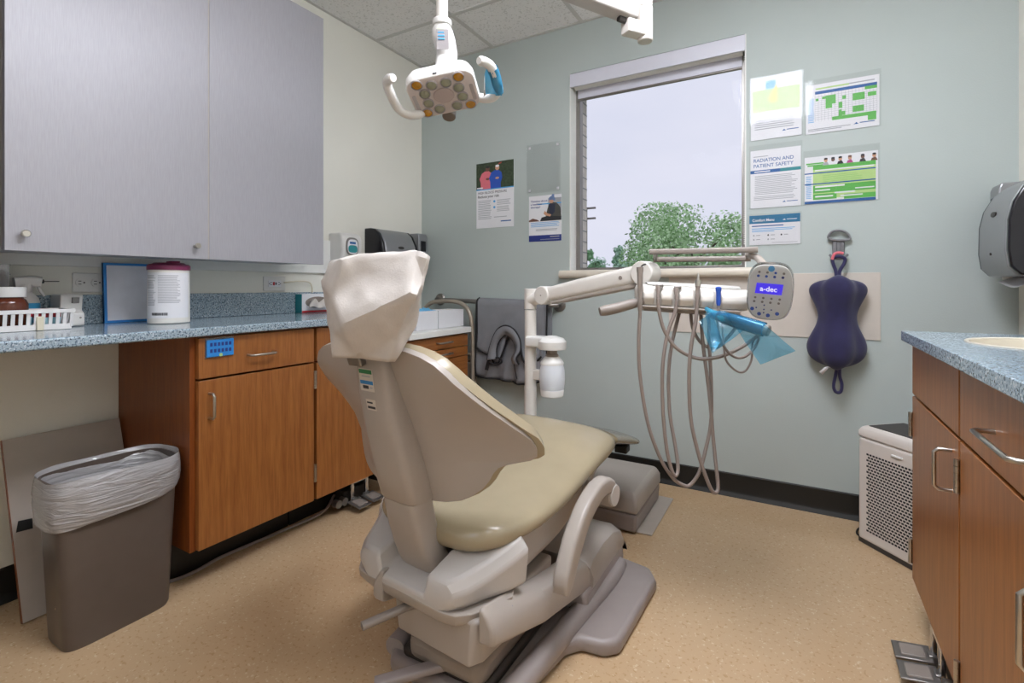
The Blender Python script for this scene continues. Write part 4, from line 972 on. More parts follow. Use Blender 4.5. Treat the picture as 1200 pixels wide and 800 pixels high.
# control keypad
kp = PT(902, 342, 1.50)
kn = (EYE+Vector((0, .1, .12))-kp).normalized(); kx = Vector((kn.y*-1, kn.x, 0)).normalized(); kx = k_.cross(kn).normalized(); ky = kn.cross(kx).normalized()
roll = R(-4); kx, ky = kx*math.cos(roll)+ky*math.sin(roll), ky*math.cos(roll)-kx*math.sin(roll)
def K(a, b, c=0): return kp+kx*a+ky*b+kn*c
KW, KH = .120, .168
def kout(w, h, n=40):
    out = []
    for k in range(n):
        t = 2*math.pi*k/n; c, s = math.cos(t), math.sin(t)
        x = w/2*math.copysign(abs(c)**(2/3.4), c); y = h/2*math.copysign(abs(s)**(2/3.0), s)
        out.append((x*(1+.04*y/h), y))
    return out
kb = MB().loft([[K(a, b, c) for a, b in kout(KW*q, KH*q)] for q, c in ((.86, -.030), (.96, -.024), (1.0, -.012), (.995, -.003), (.96, .001), (.93, .0012))])
kb = kb.build('keypad', 'white_plastic', du)
MB().loft([[K(a, b, c) for a, b in ((-.040, -.006), (.032, -.008), (.035, .024), (-.037, .026))] for c in (.0011, .002)]).build('screen', 'screen_violet', kb, flat=True)
text('a-dec', .021, K(-.027, .002, .0024), (kx*.999-ky*.03), ky, 'screen_text', kb, 'screen_lettering', width=.046, bold=.0004)
bt = MB(); bb = MB(); bl = MB()
def btn(mb, x, y, r): mb.lathe([(.0001, .0008), (r, .0008), (r, .0022), (.0001, .0024)], K(x, y, 0), kn, 14)
for i, x in enumerate((-.034, -.012, .010, .032)):
    btn(bt if i != 2 else bb, x+.002, .058-.03*x, .0036); btn(bb if i < 3 else bl, x, .046-.03*x, .0040)
    btn(bt, x-.004, -.020-.03*x, .0034); btn(bt, x-.006, -.032-.03*x, .0036)
for x, y in ((-.05, -.058), (-.03, -.072), (-.006, -.075), (.018, -.068)): btn(bb, x+.006, y+.004, .0055)
for x, y in ((-.012, -.041), (-.033, -.050), (-.012, -.054), (.008, -.054), (-.012, -.064)): btn(bl, x, y, .0022)
bt.build('key_row', 'mid_grey', kb); bb.build('blue_key_row', 'print_royal', kb); bl.build('small_key_row', 'print_navy', kb)
MB().lathe([(.0001, .0008), (.009, .0008), (.009, .0018), (.0001, .0018)], K(.0, .070, 0), kn, 18).build('maker_badge', 'print_sky', kb)
MB().tube([Hd(.15, -.01, -.005), Hd(.19, -.02, -.004), K(-.02, -.02, -.035)], .022, 14, 5).build('keypad_arm', 'unit_white', du)
MB().tube([K(.02, .03, -.033), K(-.01, .07, -.075), PT(889, 303, 1.66), PT(876, 298, 1.70)], .012, 12, 5).build('tray_arm', 'shell', du)
# cling sleeve over the keypad
MB().loft([[K(a, b+.004, c) for a, b in kout(KW*q, KH*q)] for q, c in ((.95, -.040), (1.04, -.026), (1.05, -.008), (1.03, .005))]).build('keypad_sleeve', 'keypad_wrap', du)
# tray holder frame (two rails joined at the ends)
tr0, tr1 = PT(761, 295, 1.78), PT(888, 292.5, 1.66)
tq0, tq1 = tr0+d_*.13+Vector((0, 0, -.004)), tr1+d_*.13+Vector((0, 0, -.004))
q0, q1 = tr0.lerp(tr1, .07)+d_*.16, tr0.lerp(tr1, .93)+d_*.16
tf = MB()
tf.sweep([tr0, tr1], rrect(.018, .020, .007, 4)); tf.sweep([PT(766, 304, 1.93), PT(880, 303, 1.78)], rrect(.018, .020, .007, 4))
a_, b_ = PT(768, 304, 1.93), tr0.lerp(tr1, .06); tf.sweep([a_, b_], rrect(.016, .016, .005, 3))
a_, b_ = PT(876, 303, 1.79), tr0.lerp(tr1, .94); tf.sweep([a_, b_], rrect(.016, .016, .005, 3))
tf.build('tray_holder', 'mid_grey', du)
# left handle
hl0, hl1 = PT(752, 353, 1.62), PT(703, 365, 1.60)
MB().tube([PT(760, 350, 1.64), hl0, PT(740, 356, 1.615), PT(722, 361, 1.605), hl1], .016, 16, 5, rf=lambda t: interp([(0, .009), (.25, .012), (.5, .0165), (.93, .0175), (1, .014)], t)).build('handle', 'mid_grey', du)
# right handle wrapped in blue film
rh0, rh1 = PT(838, 369, 1.53), PT(899, 387, 1.42)
MB().tube([PT(828, 362, 1.58), rh0, rh0.lerp(rh1, .5), rh0.lerp(rh1, .96)], .018, 18, 5, rf=lambda t: interp([(0, .008), (.3, .014), (.6, .0195), (.95, .0195), (1, .0165)], t)).build('handle', 'teal_grip', du)
dr = (rh1-rh0).normalized(); MB().cyl(rh1-dr*.012, rh1+dr*.006, .0165, 20).build('handle_end', 'mid_grey', du, bevel=.003)
bf = thing('barrier_film', PT(872, 378, 1.45), 'translucent blue barrier film wrapped on the right handle of the delivery unit', 'plastic film')
def film(q, t, name, cur):
    P = [PT(x, y, tt) for (x, y), tt in zip(q, t)]
    def f(u, v):
        a = P[0].lerp(P[1], u); b = P[3].lerp(P[2], u); p = a.lerp(b, v)
        return p+FW*(cur*math.sin(u*3.1)*math.sin(v*3.1)+.004*noise.noise(p*24))
    return MB().grid(f, 14, 14).build(name, 'blue_film', bf)
film([(826, 367), (850, 364), (873, 386), (836, 413)], (1.525, 1.50, 1.45, 1.47), 'film_sheet', .01)
film([(850, 366), (896, 380), (932, 411), (891, 427)], (1.475, 1.40, 1.38, 1.40), 'film_sheet', -.012)
film([(819, 376), (834, 366), (846, 398), (835, 414)], (1.53, 1.525, 1.49, 1.475), 'film_sheet', .006)
MB().tube([rh0+dr*.01, rh0.lerp(rh1, .5), rh1-dr*.008], .0205, 18, 4, cap=False, rf=lambda t: interp([(0, .0175), (.4, .0212), (1, .0212)], t)).build('film_wrap', 'blue_film', bf)
# hanging instruments with hoses
def hz(pts): return [PT(x, y, t) for x, y, t in pts]
INS = [
 ('grey air water syringe in the leftmost holder of the delivery unit, touching the swing arm', 750, 312, 1.60, 'syr',
  [(750, 366, 1.60), (748.5, 400, 1.60), (750, 440, 1.60), (759, 495, 1.60), (773, 535, 1.60), (787, 558, 1.60), (798, 567, 1.60), (808, 568.5, 1.60), (819, 554, 1.60), (826, 530, 1.61), (833, 495, 1.62), (833.5, 450, 1.63), (831, 400, 1.64), (831, 362, 1.65)]),
 ('grey handpiece in the second holder from the left of the delivery unit', 771, 335, 1.605, 'hp',
  [(771, 350, 1.585), (772.5, 365, 1.585), (778, 386, 1.585), (790, 405, 1.585), (806, 416, 1.585), (824, 420.5, 1.585), (846, 417, 1.58), (866, 408, 1.57), (880, 399, 1.56), (889, 390, 1.53), (880, 380, 1.56), (862, 366, 1.62)]),
 ('grey handpiece in the middle holder of the delivery unit', 792, 337, 1.595, 'hp',
  [(793, 352, 1.585), (791, 366, 1.585), (783, 388, 1.585), (778, 415, 1.585), (776, 445, 1.585), (777.5, 490, 1.585), (782, 530, 1.585), (788.5, 554, 1.585), (793, 556, 1.59), (794.5, 546, 1.60), (791, 520, 1.61), (785, 485, 1.62), (783.5, 440, 1.63), (787, 405, 1.64), (796, 366, 1.66)]),
 ('handpiece with a metal tip, second holder from the right on the delivery unit', 818, 329, 1.585, 'bur',
  [(817, 352, 1.575), (815.5, 375, 1.575), (810, 405, 1.575), (807.5, 440, 1.575), (809.5, 490, 1.575), (818, 530, 1.575), (827, 558, 1.575), (834, 574, 1.575), (839.5, 577, 1.58), (841.5, 569, 1.59), (839, 545, 1.60), (835.5, 510, 1.61), (831, 460, 1.62), (824, 405, 1.64), (821, 364, 1.66)]),
 ('blue air water syringe in the rightmost holder of the delivery unit', 842, 336, 1.565, 'blue',
  [(842, 358, 1.56), (841, 378, 1.555), (844, 396, 1.55), (852, 411, 1.55), (862, 418.5, 1.55), (872, 418, 1.55), (882, 410, 1.55), (888, 400, 1.55), (889, 390, 1.53), (880, 378, 1.57)]),
]
for label, px, py, t, kind, hose in INS:
    top = PT(px, py, t); hp = thing('dental_handpiece', PT(hose[0][0], hose[0][1], t), label, 'dental instrument', 'instruments on the delivery unit')
    bot = PT(*hose[0][:2], t-.008); ax = (top-bot).normalized(); L_ = (top-bot).length
    body = 'teal_grip' if kind == 'blue' else 'hose_grey'
    if kind == 'blue':
        MB().lathe([(.0001, 0), (.005, 0), (.007, .008), (.0075, L_*.75), (.009, L_*.8), (.009, L_*.95), (.006, L_), (.0001, L_)], bot, ax, 16).build('body', 'print_royal', hp)
    elif kind == 'syr':
        MB().lathe([(.0001, 0), (.005, 0), (.0075, .01), (.0065, L_*.3), (.0085, L_*.55), (.0095, L_*.85), (.011, L_*.9), (.011, L_*.98), (.0001, L_)], bot, ax, 16).build('body', 'mid_grey', hp)
        MB().tube([top-ax*.006, top+ax*.003+RT*.008, PT(757, 309.5, t)], .003, 8, 4).build('tip', 'dark_grey', hp)
    else:
        MB().lathe([(.0001, 0), (.005, 0), (.0065, .006), (.0055, L_*.4), (.0075, L_*.75), (.0075, L_), (.0001, L_)], bot, ax, 16).build('body', body, hp)
        if kind == 'bur':
            tp = PT(818, 326, t); MB().lathe([(.0001, 0), (.0095, 0), (.0095, .018), (.004, .024), (.0035, .034), (.0012, .044), (.0001, .044)], bot+ax*L_*.72, ax, 16).build('bur_head', 'nickel', hp)
        else:
            MB().obox(top+RT*.006, (.022, .012, .010), Matrix.Rotation(R(20), 3, 'Z')).build('chuck', 'steel_grey', hp, bevel=.002)
    MB().tube(hz(hose), .0058 if kind != 'blue' else .0042, 10, 6).build('hose', 'hose_grey', hp)
MB().tube(hz([(845, 364, 1.60), (848, 400, 1.57), (851, 422, 1.56), (864, 435, 1.56), (874, 434, 1.56), (881, 420, 1.56), (882, 402, 1.56), (890, 388, 1.50)]), .0032, 8, 6).build('control_cable', 'hose_grey', du)
MB().tube(hz([(809, 364, 1.66), (812, 385, 1.66), (822, 402, 1.65), (838, 408, 1.64), (852, 396, 1.63), (865, 380, 1.62)]), .0055, 8, 6).build('supply_hose', 'hose_grey', du)
# ================================================================== dental light
dl = thing('dental_light', (-.506, 1.9, CH), 'white ceiling mounted dental light with twelve lenses and two curved handles', 'dental light')
Tl = 1.50
L0 = PT(520, 110.6, Tl)
la_ = Vector((.9020, .3972, .1691)).normalized(); lb_ = Vector((-.2929, .8509, -.4362)); lb_ = (lb_-la_*lb_.dot(la_)).normalized()
ln_ = lb_.cross(la_).normalized()
if ln_.z > 0: ln_ = -ln_
def Lp(a, b, c=0): return L0+la_*a+lb_*b+ln_*c
LW, LH = .206, .146
def lring(w, h, c, r): return [Lp(a, b, c) for a, b in rrect(w, h, r, 6)]
MB().loft([lring(LW*.80, LH*.72, -.062, .03), lring(LW*.93, LH*.9, -.052, .035), lring(LW, LH, -.030, .036), lring(LW*1.005, LH*1.005, -.004, .036), lring(LW*.985, LH*.98, .001, .036)]).build('housing', 'white_plastic', dl)
MB().loft([lring(LW*.965, LH*.955, -.003, .034), lring(LW*.965, LH*.955, .0022, .034), lring(LW*.945, LH*.925, .0034, .033)]).build('face_plate', 'lamp_face', dl)
for s in (-1, 1): MB().loft([[Lp(s*.088+a, .010+b, c) for a, b in rrect(.011, .060, .004, 3)] for c in (.002, .0045)]).build('side_vent', 'lens_bezel', dl)
MB().loft([[Lp(a, b, c) for a, b in oval(.064, .056, 28)] for c in (.003, .006)]).build('sensor_dome', 'lamp_centre', dl, bevel=.002)
def lamp_ab(px, py):
    d = ray(px, py); p = EYE+d*((L0-EYE).dot(ln_)/d.dot(ln_))-L0; return p.dot(la_), p.dot(lb_)
lens = [lamp_ab(x, y)+(am,) for x, y, am in ((488.2, 98.8, 1), (537, 88.6, 1), (551.5, 120.8, 1), (501, 131, 1), (505.6, 98.8, 0), (522.3, 95.5, 0), (537.3, 101.5, 0), (542, 111.6, 0), (535.6, 122.3, 0), (515.4, 126.3, 0), (502, 119.8, 0), (497.8, 109, 0))]
for a, b, am in lens:
    r_ = .0158
    bz_ = MB().lathe([(r_*1.12, -.001), (r_*1.12, .003), (r_, .0045), (r_*.96, .0015), (.0001, .0012)], Lp(a, b, .0033), ln_, 24).build('lens_bezel', 'lens_bezel', dl)
    MB().lathe([(r_*.95, .0012), (r_*.85, .0034), (r_*.5, .005), (.0001, .0056)], Lp(a, b, .0033), ln_, 24, cap=False).build('lens', 'lens_amber' if am else 'lens_green', bz_)
MB().obox(Lp(-.005, -.0735, -.006), (.012, .004, .004), Matrix((la_, lb_, ln_)).transposed()).build('sensor_slot', 'print_black', dl)
def px_l(px, py, t): return PT(px, py, t)
hL = [Lp(-.07, .062, -.026), px_l(490, 134, 1.545), px_l(478, 134, 1.53), px_l(466, 126, 1.51), px_l(458, 110, 1.47), px_l(453.5, 98, 1.45), px_l(456, 92.5, 1.43), px_l(461, 91.5, 1.41)]
MB().tube(hL, .0135, 16, 6, rf=lambda t: interp([(0, .014), (.8, .0135), (.97, .0135), (1, .010)], t)).build('handle', 'white_plastic', dl)
hR = [Lp(.075, .045, -.026), px_l(565, 115, 1.54), px_l(577, 114, 1.52), px_l(583, 106, 1.50), px_l(581, 92, 1.47), px_l(576, 79, 1.44), px_l(569, 73, 1.42), px_l(561, 71, 1.40)]
MB().tube(hR, .0135, 16, 6, rf=lambda t: interp([(0, .014), (.8, .0135), (.97, .0135), (1, .010)], t)).build('handle', 'white_plastic', dl)
hf = thing('handle_film', px_l(577, 95, 1.47), 'blue plastic film wrapped around the right handle of the dental light', 'plastic film')
P = [px_l(579, 74, 1.455), px_l(588.5, 112, 1.50), px_l(567, 113, 1.50), px_l(568, 95, 1.47)]
def ff(u, v):
    a = P[0].lerp(P[1], u); b = P[3].lerp(P[2], u); p = a.lerp(b, v); return p+Vector((.0, -.018*math.sin(v*3.1), 0))+FW*.004*noise.noise(p*40)
MB().grid(ff, 12, 10).build('film_sheet', 'handle_blue', hf)
MB().tube([px_l(584, 108, 1.505), px_l(582.5, 98, 1.48), px_l(580, 88, 1.464), px_l(577, 80, 1.446)], .0165, 14, 4, cap=False).build('film_wrap', 'handle_blue', hf)
MB().cyl(px_l(527, 128, 1.60), px_l(526, 137, 1.585), .022, 20).build('aim_knob', 'steel_grey', dl, bevel=.003)
# yoke, neck and drop tube
nk = px_l(523, 62, 1.58); nt_ = px_l(518, 34, 1.56)
tz = 2.14; D0 = Vector((nt_.x, nt_.y, 0))
MB().loft([[p+RT*a+FW*b for a, b in oval(w, d, 20, 2.6)] for p, w, d in ((Lp(.006, .0, -.056), .07, .05), (px_l(524, 62, 1.58), .066, .05), (px_l(520, 46, 1.565), .072, .05), (px_l(518.5, 36, 1.56), .064, .05), (px_l(518, 30.5, 1.56), .048, .046))]).build('yoke', 'white_plastic', dl)
sp_ = px_l(518, 42, 1.537); 
pl = MB().obox(px_l(518.5, 46, 1.5325), (.038, .002, .060), Matrix((RT, FW, Vector((0, 0, 1)))).transposed() @ Matrix.Rotation(R(6), 3, 'X')).build('button_panel', 'lens_bezel', dl, bevel=.002)
for i, (py, m) in enumerate(((34.5, 'print_lime'), (38, 'print_sky'), (41.7, 'print_sky'), (45.5, 'print_sky'))):
    MB().obox(px_l(516.3+i*.35, py, 1.5305), (.020, .003, .005), Matrix((RT, FW, Vector((0, 0, 1)))).transposed()).build('button', m, pl, bevel=.001)
MB().cyl(px_l(518, 31, 1.56), px_l(518, 24, 1.56), .030, 24).build('neck_collar', 'white_plastic', dl, bevel=.003)
MB().cyl(px_l(518, 25, 1.56), (nt_.x, nt_.y, tz-.01), .0185, 20).build('drop_tube', 'unit_white', dl)
E0 = Vector((nt_.x, nt_.y, tz)); E1 = Vector((-.506, 1.90, 2.078))
MB().cyl(E0-Vector((0, 0, .04)), E0+Vector((0, 0, .05)), .038, 24).build('elbow_joint', 'unit_white', dl, bevel=.004)
ed = (E1-E0).normalized()
MB().loft([arm_sec(E0+ed*t, ed, .062, .068, .014) for t in (.02, .5, (E1-E0).length-.055)]).build('flex_arm', 'unit_white', dl)
MB().loft([arm_sec(E0+ed*t-Vector((0, 0, .030)), ed, .066, .02, .008) for t in (.06, (E1-E0).length-.06)]).build('flex_arm_underside', 'shell_light', dl)
MB().cyl((E1.x, E1.y, E1.z-.100), (E1.x, E1.y, E1.z+.03), .0285, 28).build('post_hub', 'unit_white', dl, bevel=.004)
MB().cyl((E1.x, E1.y, E1.z+.032), (E1.x, E1.y, CH-.03), .027, 28).build('ceiling_post', 'unit_white', dl)
MB().lathe([(.0001, -.03), (.05, -.03), (.10, -.012), (.105, -.0012), (.0001, -.0012)], (E1.x, E1.y, CH), seg=32).build('ceiling_canopy', 'unit_white', dl)
MB().obox(E1-Vector((ed.x, ed.y, 0)).normalized()*.048-Vector((0, 0, .062)), (.095, .050, .050), Matrix.Rotation(math.atan2(ed.y, ed.x), 3, 'Z')).build('stop_block', 'unit_white', dl, bevel=.004)
MB().cyl(E1-ed*.095-Vector((0, 0, .048)), E1-ed*.125-Vector((0, 0, .048)), .012, 12).build('cable_gland', 'dark_grey', dl)
# ================================================================== back wall: papers in clear sleeves
BW = BY-.0015
X3, Z3 = Vector((1, 0, 0)), Vector((0, 0, 1))
def quadxz(tl, tr, br, bl, y=BW):
    P = [PY(a, b, y) for a, b in (tl, tr, br, bl)]
    x0 = (P[0].x+P[3].x)/2; x1 = (P[1].x+P[2].x)/2; z1 = (P[0].z+P[1].z)/2; z0 = (P[2].z+P[3].z)/2
    return x0, x1, z0, z1
class Sheet:
    def __init__(s, name, q, label, cat, group=None, m='print_white', sleeve=None, ts=0):
        s.x0, s.x1, s.z0, s.z1 = quadxz(*q); s.w, s.h = s.x1-s.x0, s.z1-s.z0
        s.t = thing(name, ((s.x0+s.x1)/2, BY, s.z0), label, cat, group)
        s.y = BW-.0015
        if m: s.sheet = MB().box(s.x0, s.x1, s.y, BY+.0004, s.z0, s.z1).build('sheet', m, s.t, flat=True)
        else: s.sheet = s.t
        if sleeve:
            a = sleeve; MB().box(s.x0-.006, s.x1+.006, s.y-.0045, s.y-.0025, s.z0-.005, s.z1+a).build('clear_sleeve', 'acrylic', s.t, flat=True)
    def P(s, u, v, d=0): return Vector((s.x0+s.w*u, s.y-.0003-d, s.z0+s.h*v))
    def rect(s, u0, u1, v0, v1, m, name, d=0, mb=None):
        b = mb or MB(); y = s.y-.0003-d
        b.box(s.x0+s.w*u0, s.x0+s.w*u1, y, s.y+.0002, s.z0+s.h*v0, s.z0+s.h*v1)
        return None if mb else b.build(name, m, s.sheet, flat=True)
    def lines(s, rows, m, name, d=0):
        b = MB()
        for u0, u1, v, h in rows: s.rect(u0, u1, v, v+h, m, name, d, b)
        return b.build(name, m, s.sheet, flat=True)
    def poly(s, pts, m, name, d=0):
        b = MB(); y = s.y-.0003-d
        b.loft([[Vector((s.x0+s.w*u, yy, s.z0+s.h*v)) for u, v in pts] for yy in (y, s.y+.0002)])
        return b.build(name, m, s.sheet, flat=True)
    def text(s, t, u, v, hgt, m, width=None, d=.0004, name='lettering', bold=0):
        return text(t, hgt*s.h, s.P(u, v, d), X3, Z3, m, s.sheet, name, width*s.w if width else None, bold)
    def oval(s, u, v, ru, rv, m, name, d=0):
        return s.poly([(u+ru*math.cos(k*math.pi/9), v+rv*math.sin(k*math.pi/9)) for k in range(18)], m, name, d)
rl = random.Random(11)
def para(u0, u1, v1, n, dv, h=None, ragged=.15):
    return [(u0, u1-rl.uniform(0, ragged)*(u1-u0), v1-k*dv, h or dv*.38) for k in range(n)]
# 1 blood pressure poster
s = Sheet('poster', ((558, 193), (602, 186), (602.5, 265), (559, 268)), 'poster with a photo of two joggers above blood pressure text, left of the window', 'poster')
s.rect(0, 1, .60, 1, 'print_forest', 'photo_print', .0002)
s.rect(0, 1, .585, .602, 'print_sky', 'photo_edge', .0003)
for c, u, jacket, skin, o_ in ((0, .28, 'print_pink', 'print_brownskin', 0), (1, .54, 'print_royal', 'print_skin', .0006)):
    d = .0005+o_
    s.poly([(u-.15, .60), (u-.16, .70), (u-.19, .76), (u-.13, .84), (u-.05, .87), (u+.06, .87), (u+.14, .83), (u+.16, .75), (u+.12, .68), (u+.12, .60)], jacket, 'jacket', d)
    s.oval(u+.03, .905, .055, .04, skin, 'head', d+.0001)
    s.oval(u+.03, .932, .05, .018, 'print_black' if not c else 'print_white', 'hair', d+.0002)
    s.oval(u+.03, .75, .05, .018, skin, 'hands', d+.0002)
s.poly([(.58, .95), (.66, .965), (.70, .985), (.62, .975)], 'print_red', 'red_leaf', .0005)
s.lines([(.02, .18, .61, .02)], 'print_white', 'caption_bar', .0014)
s.text('HIGH BLOOD PRESSURE', .04, .525, .052, 'print_black', .78)
s.text('Reduce your risk', .04, .465, .058, 'print_black', .58, bold=.0003)
s.lines(para(.05, .42, .415, 12, .025), 'print_grey', 'small_print', .0002)
s.lines(para(.56, .92, .41, 4, .022)+para(.56, .92, .31, 4, .022), 'print_grey', 'small_print', .0002)
s.oval(.49, .40, .03, .018, 'print_sky', 'bullet', .0002); s.oval(.49, .31, .03, .018, 'print_sky', 'bullet', .0002)
s.lines([(.48, .82, .155, .010)], 'print_grey', 'small_print', .0002)
s.lines([(.66, .93, .085, .016)], 'print_blue', 'logo_print', .0002)
# 2 empty clear holder
s = Sheet('sign_holder', ((618, 171), (657, 165), (657, 224), (618, 227)), 'empty clear acrylic sign holder on the wall left of the window', 'sign holder', m=None)
MB().box(s.x0, s.x1, BW-.006, BW-.003, s.z0, s.z1).build('acrylic_plate', 'acrylic', s.t, flat=True)
for u in (.08, .92):
    for v in (.06, .94): MB().obox(s.P(u, v, .0008-.001), (.016, .004, .016)).build('mount_pad', 'print_white', s.t, bevel=.003)
# 3 therapy poster
s = Sheet('poster', ((620, 231), (658, 226.5), (658, 281.5), (620, 283.5)), 'poster with a person in a blue knit hat, under the empty sign holder', 'poster')
s.rect(0, 1, .0, .135, 'print_navy', 'footer_band', .0002)
s.rect(.60, 1, .60, .93, 'print_grey', 'photo_print', .0001)
s.lines([(.28, 1, .80, .025)], 'print_sky', 'sky_band', .0002)
s.poly([(.52, .52), (.58, .70), (.63, .80), (.72, .84), (.86, .82), (.97, .72), (1, .52)], 'print_coat', 'coat', .0004)
s.poly([(.35, .44), (.40, .52), (.62, .55), (1, .52), (1, .44)], 'print_black', 'trousers', .0005)
s.poly([(.62, .80), (.64, .62), (.72, .56), (.80, .62), (.82, .80)], 'print_scarf', 'scarf', .0006)
s.oval(.70, .86, .065, .045, 'print_skin', 'head', .0007)
s.poly([(.62, .88), (.63, .94), (.70, .975), (.78, .96), (.82, .90), (.80, .86), (.72, .89)], 'print_hat', 'knit_hat', .0009)
s.oval(.75, .985, .04, .026, 'print_hat', 'hat_bobble', .0008)
s.poly([(.46, .60), (.52, .56), (.66, .53), (.70, .57), (.58, .60), (.50, .66)], 'print_skin', 'hands', .0009)
s.poly([(0, .44), (.0, .47), (.12, .51), (.26, .48), (.34, .44)], 'print_brownskin', 'foreground', .0004)
s.text('Thinking about', .06, .865, .055, 'print_navy', .52, bold=.0003)
s.text('a healthier', .06, .80, .055, 'print_navy', .36, bold=.0003)
s.text('therapy?', .06, .735, .055, 'print_navy', .30, bold=.0003)
s.lines(para(.06, .94, .405, 4, .028), 'print_sky', 'small_print', .0002)
s.lines([(.22, .88, .255, .012), (.22, .86, .23, .012)], 'print_grey', 'small_print', .0002)
s.lines([(.66, .94, .085, .022), (.36, .94, .035, .012)], 'print_grey', 'logo_print', .0004)
# right group
def logo(s, u, v, w, m='print_blue'):
    k = w
    s.poly([(u, v), (u+.09*k, v+.055*k*s.w/s.h), (u+.14*k, v+.10*k*s.w/s.h*1.2), (u+.19*k, v+.05*k*s.w/s.h), (u+.25*k, v)], m, 'logo_mark', .0007)
    s.lines([(u+.30*k, u+k, v+.035*k*s.w/s.h, .05*k*s.w/s.h), ], m, 'logo_print', .0007)
s = Sheet('notice', ((880, 93), (940, 83), (939, 158), (880, 165)), 'notice in a clear sleeve at the top left of the group right of the window', 'notice', sleeve=.004)
s.rect(.03, .97, .44, .80, 'print_lime', 'green_field', .0002)
s.poly([(.36, .64), (.50, .86), (.52, .86), (.52, .58), (.40, .58)], 'print_yellow', 'yellow_shape', .0004)
s.rect(.30, .50, .80, .93, 'print_sky', 'blue_shape', .0003)
s.lines(para(.08, .92, .40, 8, .034), 'print_grey', 'small_print', .0002)
logo(s, .62, .10, .32)
for u in (.16, .84): s.oval(u, .955, .012, .010, 'print_black', 'hole', .0004)
s = Sheet('schedule_chart', ((945, 97), (1031, 91), (1030, 148), (944, 157)), 'white schedule chart with green blocks and a blue header, top right of the papers', 'chart', sleeve=.022)
s.rect(.13, .97, .795, .855, 'print_blue', 'header_band', .0003)
s.lines([(.14, .60, .89, .03)], 'print_lime', 'title_print', .0003); s.lines([(.30, .94, .90, .022)], 'print_grey', 'title_print', .0002)
gl = [(.13, .97, .74-.042*k, .004) for k in range(12)]
s.lines(gl, 'print_grey', 'grid_lines', .0001)
b = MB()
for k in range(19): s.rect(.13+.0467*k-.0015, .13+.0467*k+.0015, .24, .79, None, None, .0001, b)
b.build('grid_columns', 'print_grey', s.sheet, flat=True)
b = MB()
for u0, u1, v0, v1 in ((.81, .97, .74, .80), (.14, .18, .66, .71), (.23, .28, .68, .73), (.28, .42, .56, .74), (.28, .37, .48, .56), (.51, .56, .62, .69), (.65, .81, .56, .70), (.85, .96, .60, .68), (.46, .51, .45, .57), (.65, .80, .33, .45), (.46, .50, .28, .42), (.50, .55, .30, .38), (.37, .96, .225, .295), (.85, .96, .13, .225)):
    s.rect(u0, u1, v0, v1, None, None, .0004, b)
b.build('green_blocks', 'print_green', s.sheet, flat=True)
s.lines(para(.03, .12, .70, 14, .036), 'print_sky', 'row_names', .0002)
s.lines([(.03, .62, .08, .016), (.03, .50, .05, .016)], 'print_grey', 'small_print', .0002)
logo(s, .66, .085, .28)
s = Sheet('safety_notice', ((879.5, 177), (939, 171), (938, 241), (879.5, 244)), 'white RADIATION AND PATIENT SAFETY notice with a blue band right of the window', 'notice', sleeve=.024)
s.lines([(.06, .36, .885, .012)], 'print_grey', 'small_print', .0002)
s.text('RADIATION AND', .06, .795, .085, 'print_blue', .80, bold=.0002)
s.text('PATIENT SAFETY', .06, .70, .085, 'print_blue', .80, bold=.0002)
s.rect(0, .6, .60, .655, 'print_blue', 'band', .0003); s.rect(.6, 1, .60, .655, 'print_teal', 'band', .0003)
s.lines([(.08, .40, .618, .02)], 'print_white', 'band_print', .0006)
s.lines(para(.09, .94, .545, 13, .026), 'print_grey', 'small_print', .0002); s.lines(para(.07, .90, .19, 3, .026), 'print_grey', 'small_print', .0002)
logo(s, .64, .075, .30)
s = Sheet('vaccine_chart', ((943, 184), (1029, 177), (1029, 234), (943, 239)), 'green chart with blue bands and a strip of small portraits, right of the safety notice', 'chart', sleeve=.03)
s.rect(.12, .97, .10, .78, 'print_lime', 'green_field', .0002)
s.rect(0, .97, .0, .055, 'print_blue', 'footer_band', .0003)
b = MB(); s.rect(.0, .97, .635, .66, None, None, .0005, b); s.rect(.0, .97, .405, .43, None, None, .0005, b); b.build('blue_bands', 'print_blue', s.sheet, flat=True)
b = MB()
for u0, u1, v0, v1 in ((.12, .97, .72, .80), (.12, .97, .22, .38), (.12, .45, .08, .20), (.55, .97, .06, .16)): s.rect(u0, u1, v0, v1, None, None, .0004, b)
b.build('green_blocks', 'print_green', s.sheet, flat=True)
b = MB()
for u0, u1, v0, v1 in ((.15, .95, .69, .715), (.15, .56, .335, .37), (.15, .36, .265, .29), (.70, .95, .255, .28), (.42, .70, .19, .22), (.15, .40, .13, .16), (.5, .8, .12, .145)): s.rect(u0, u1, v0, v1, None, None, .0006, b)
b.build('white_strips', 'print_white', s.sheet, flat=True)
s.lines(para(.26, .80, .58, 5, .032, .005), 'print_green', 'small_print', .0006); s.lines(para(.02, .10, .58, 16, .031), 'print_sky', 'row_names', .0002)
s.lines([(.02, .27, .84, .03), (.04, .27, .80, .03)], 'print_green', 'title_print', .0003)
for i, u in enumerate((.30, .40, .50, .63, .80, .95)):
    s.poly([(u-.045, .80), (u-.03, .855), (u+.02, .87), (u+.045, .80)], ('print_grey', 'print_white', 'print_black', 'print_magenta', 'print_black', 'print_brownskin')[i], 'clothing', .0004)
    s.oval(u, .905, .026, .042, ('print_skin', 'print_brownskin', 'print_skin', 'print_skin', 'print_brownskin', 'print_skin')[i], 'portrait', .0005)
    s.oval(u, .935, .026, .022, 'print_black' if i != 3 else 'print_brownskin', 'hair', .0006)
s = Sheet('comfort_menu', ((878.5, 253), (938, 249.5), (937.5, 285.5), (878, 287)), 'small white Comfort Menu card with a teal header below the safety notice', 'notice', sleeve=.008)
s.rect(0, 1, .72, 1, 'print_bluegreen', 'header_band', .0003)
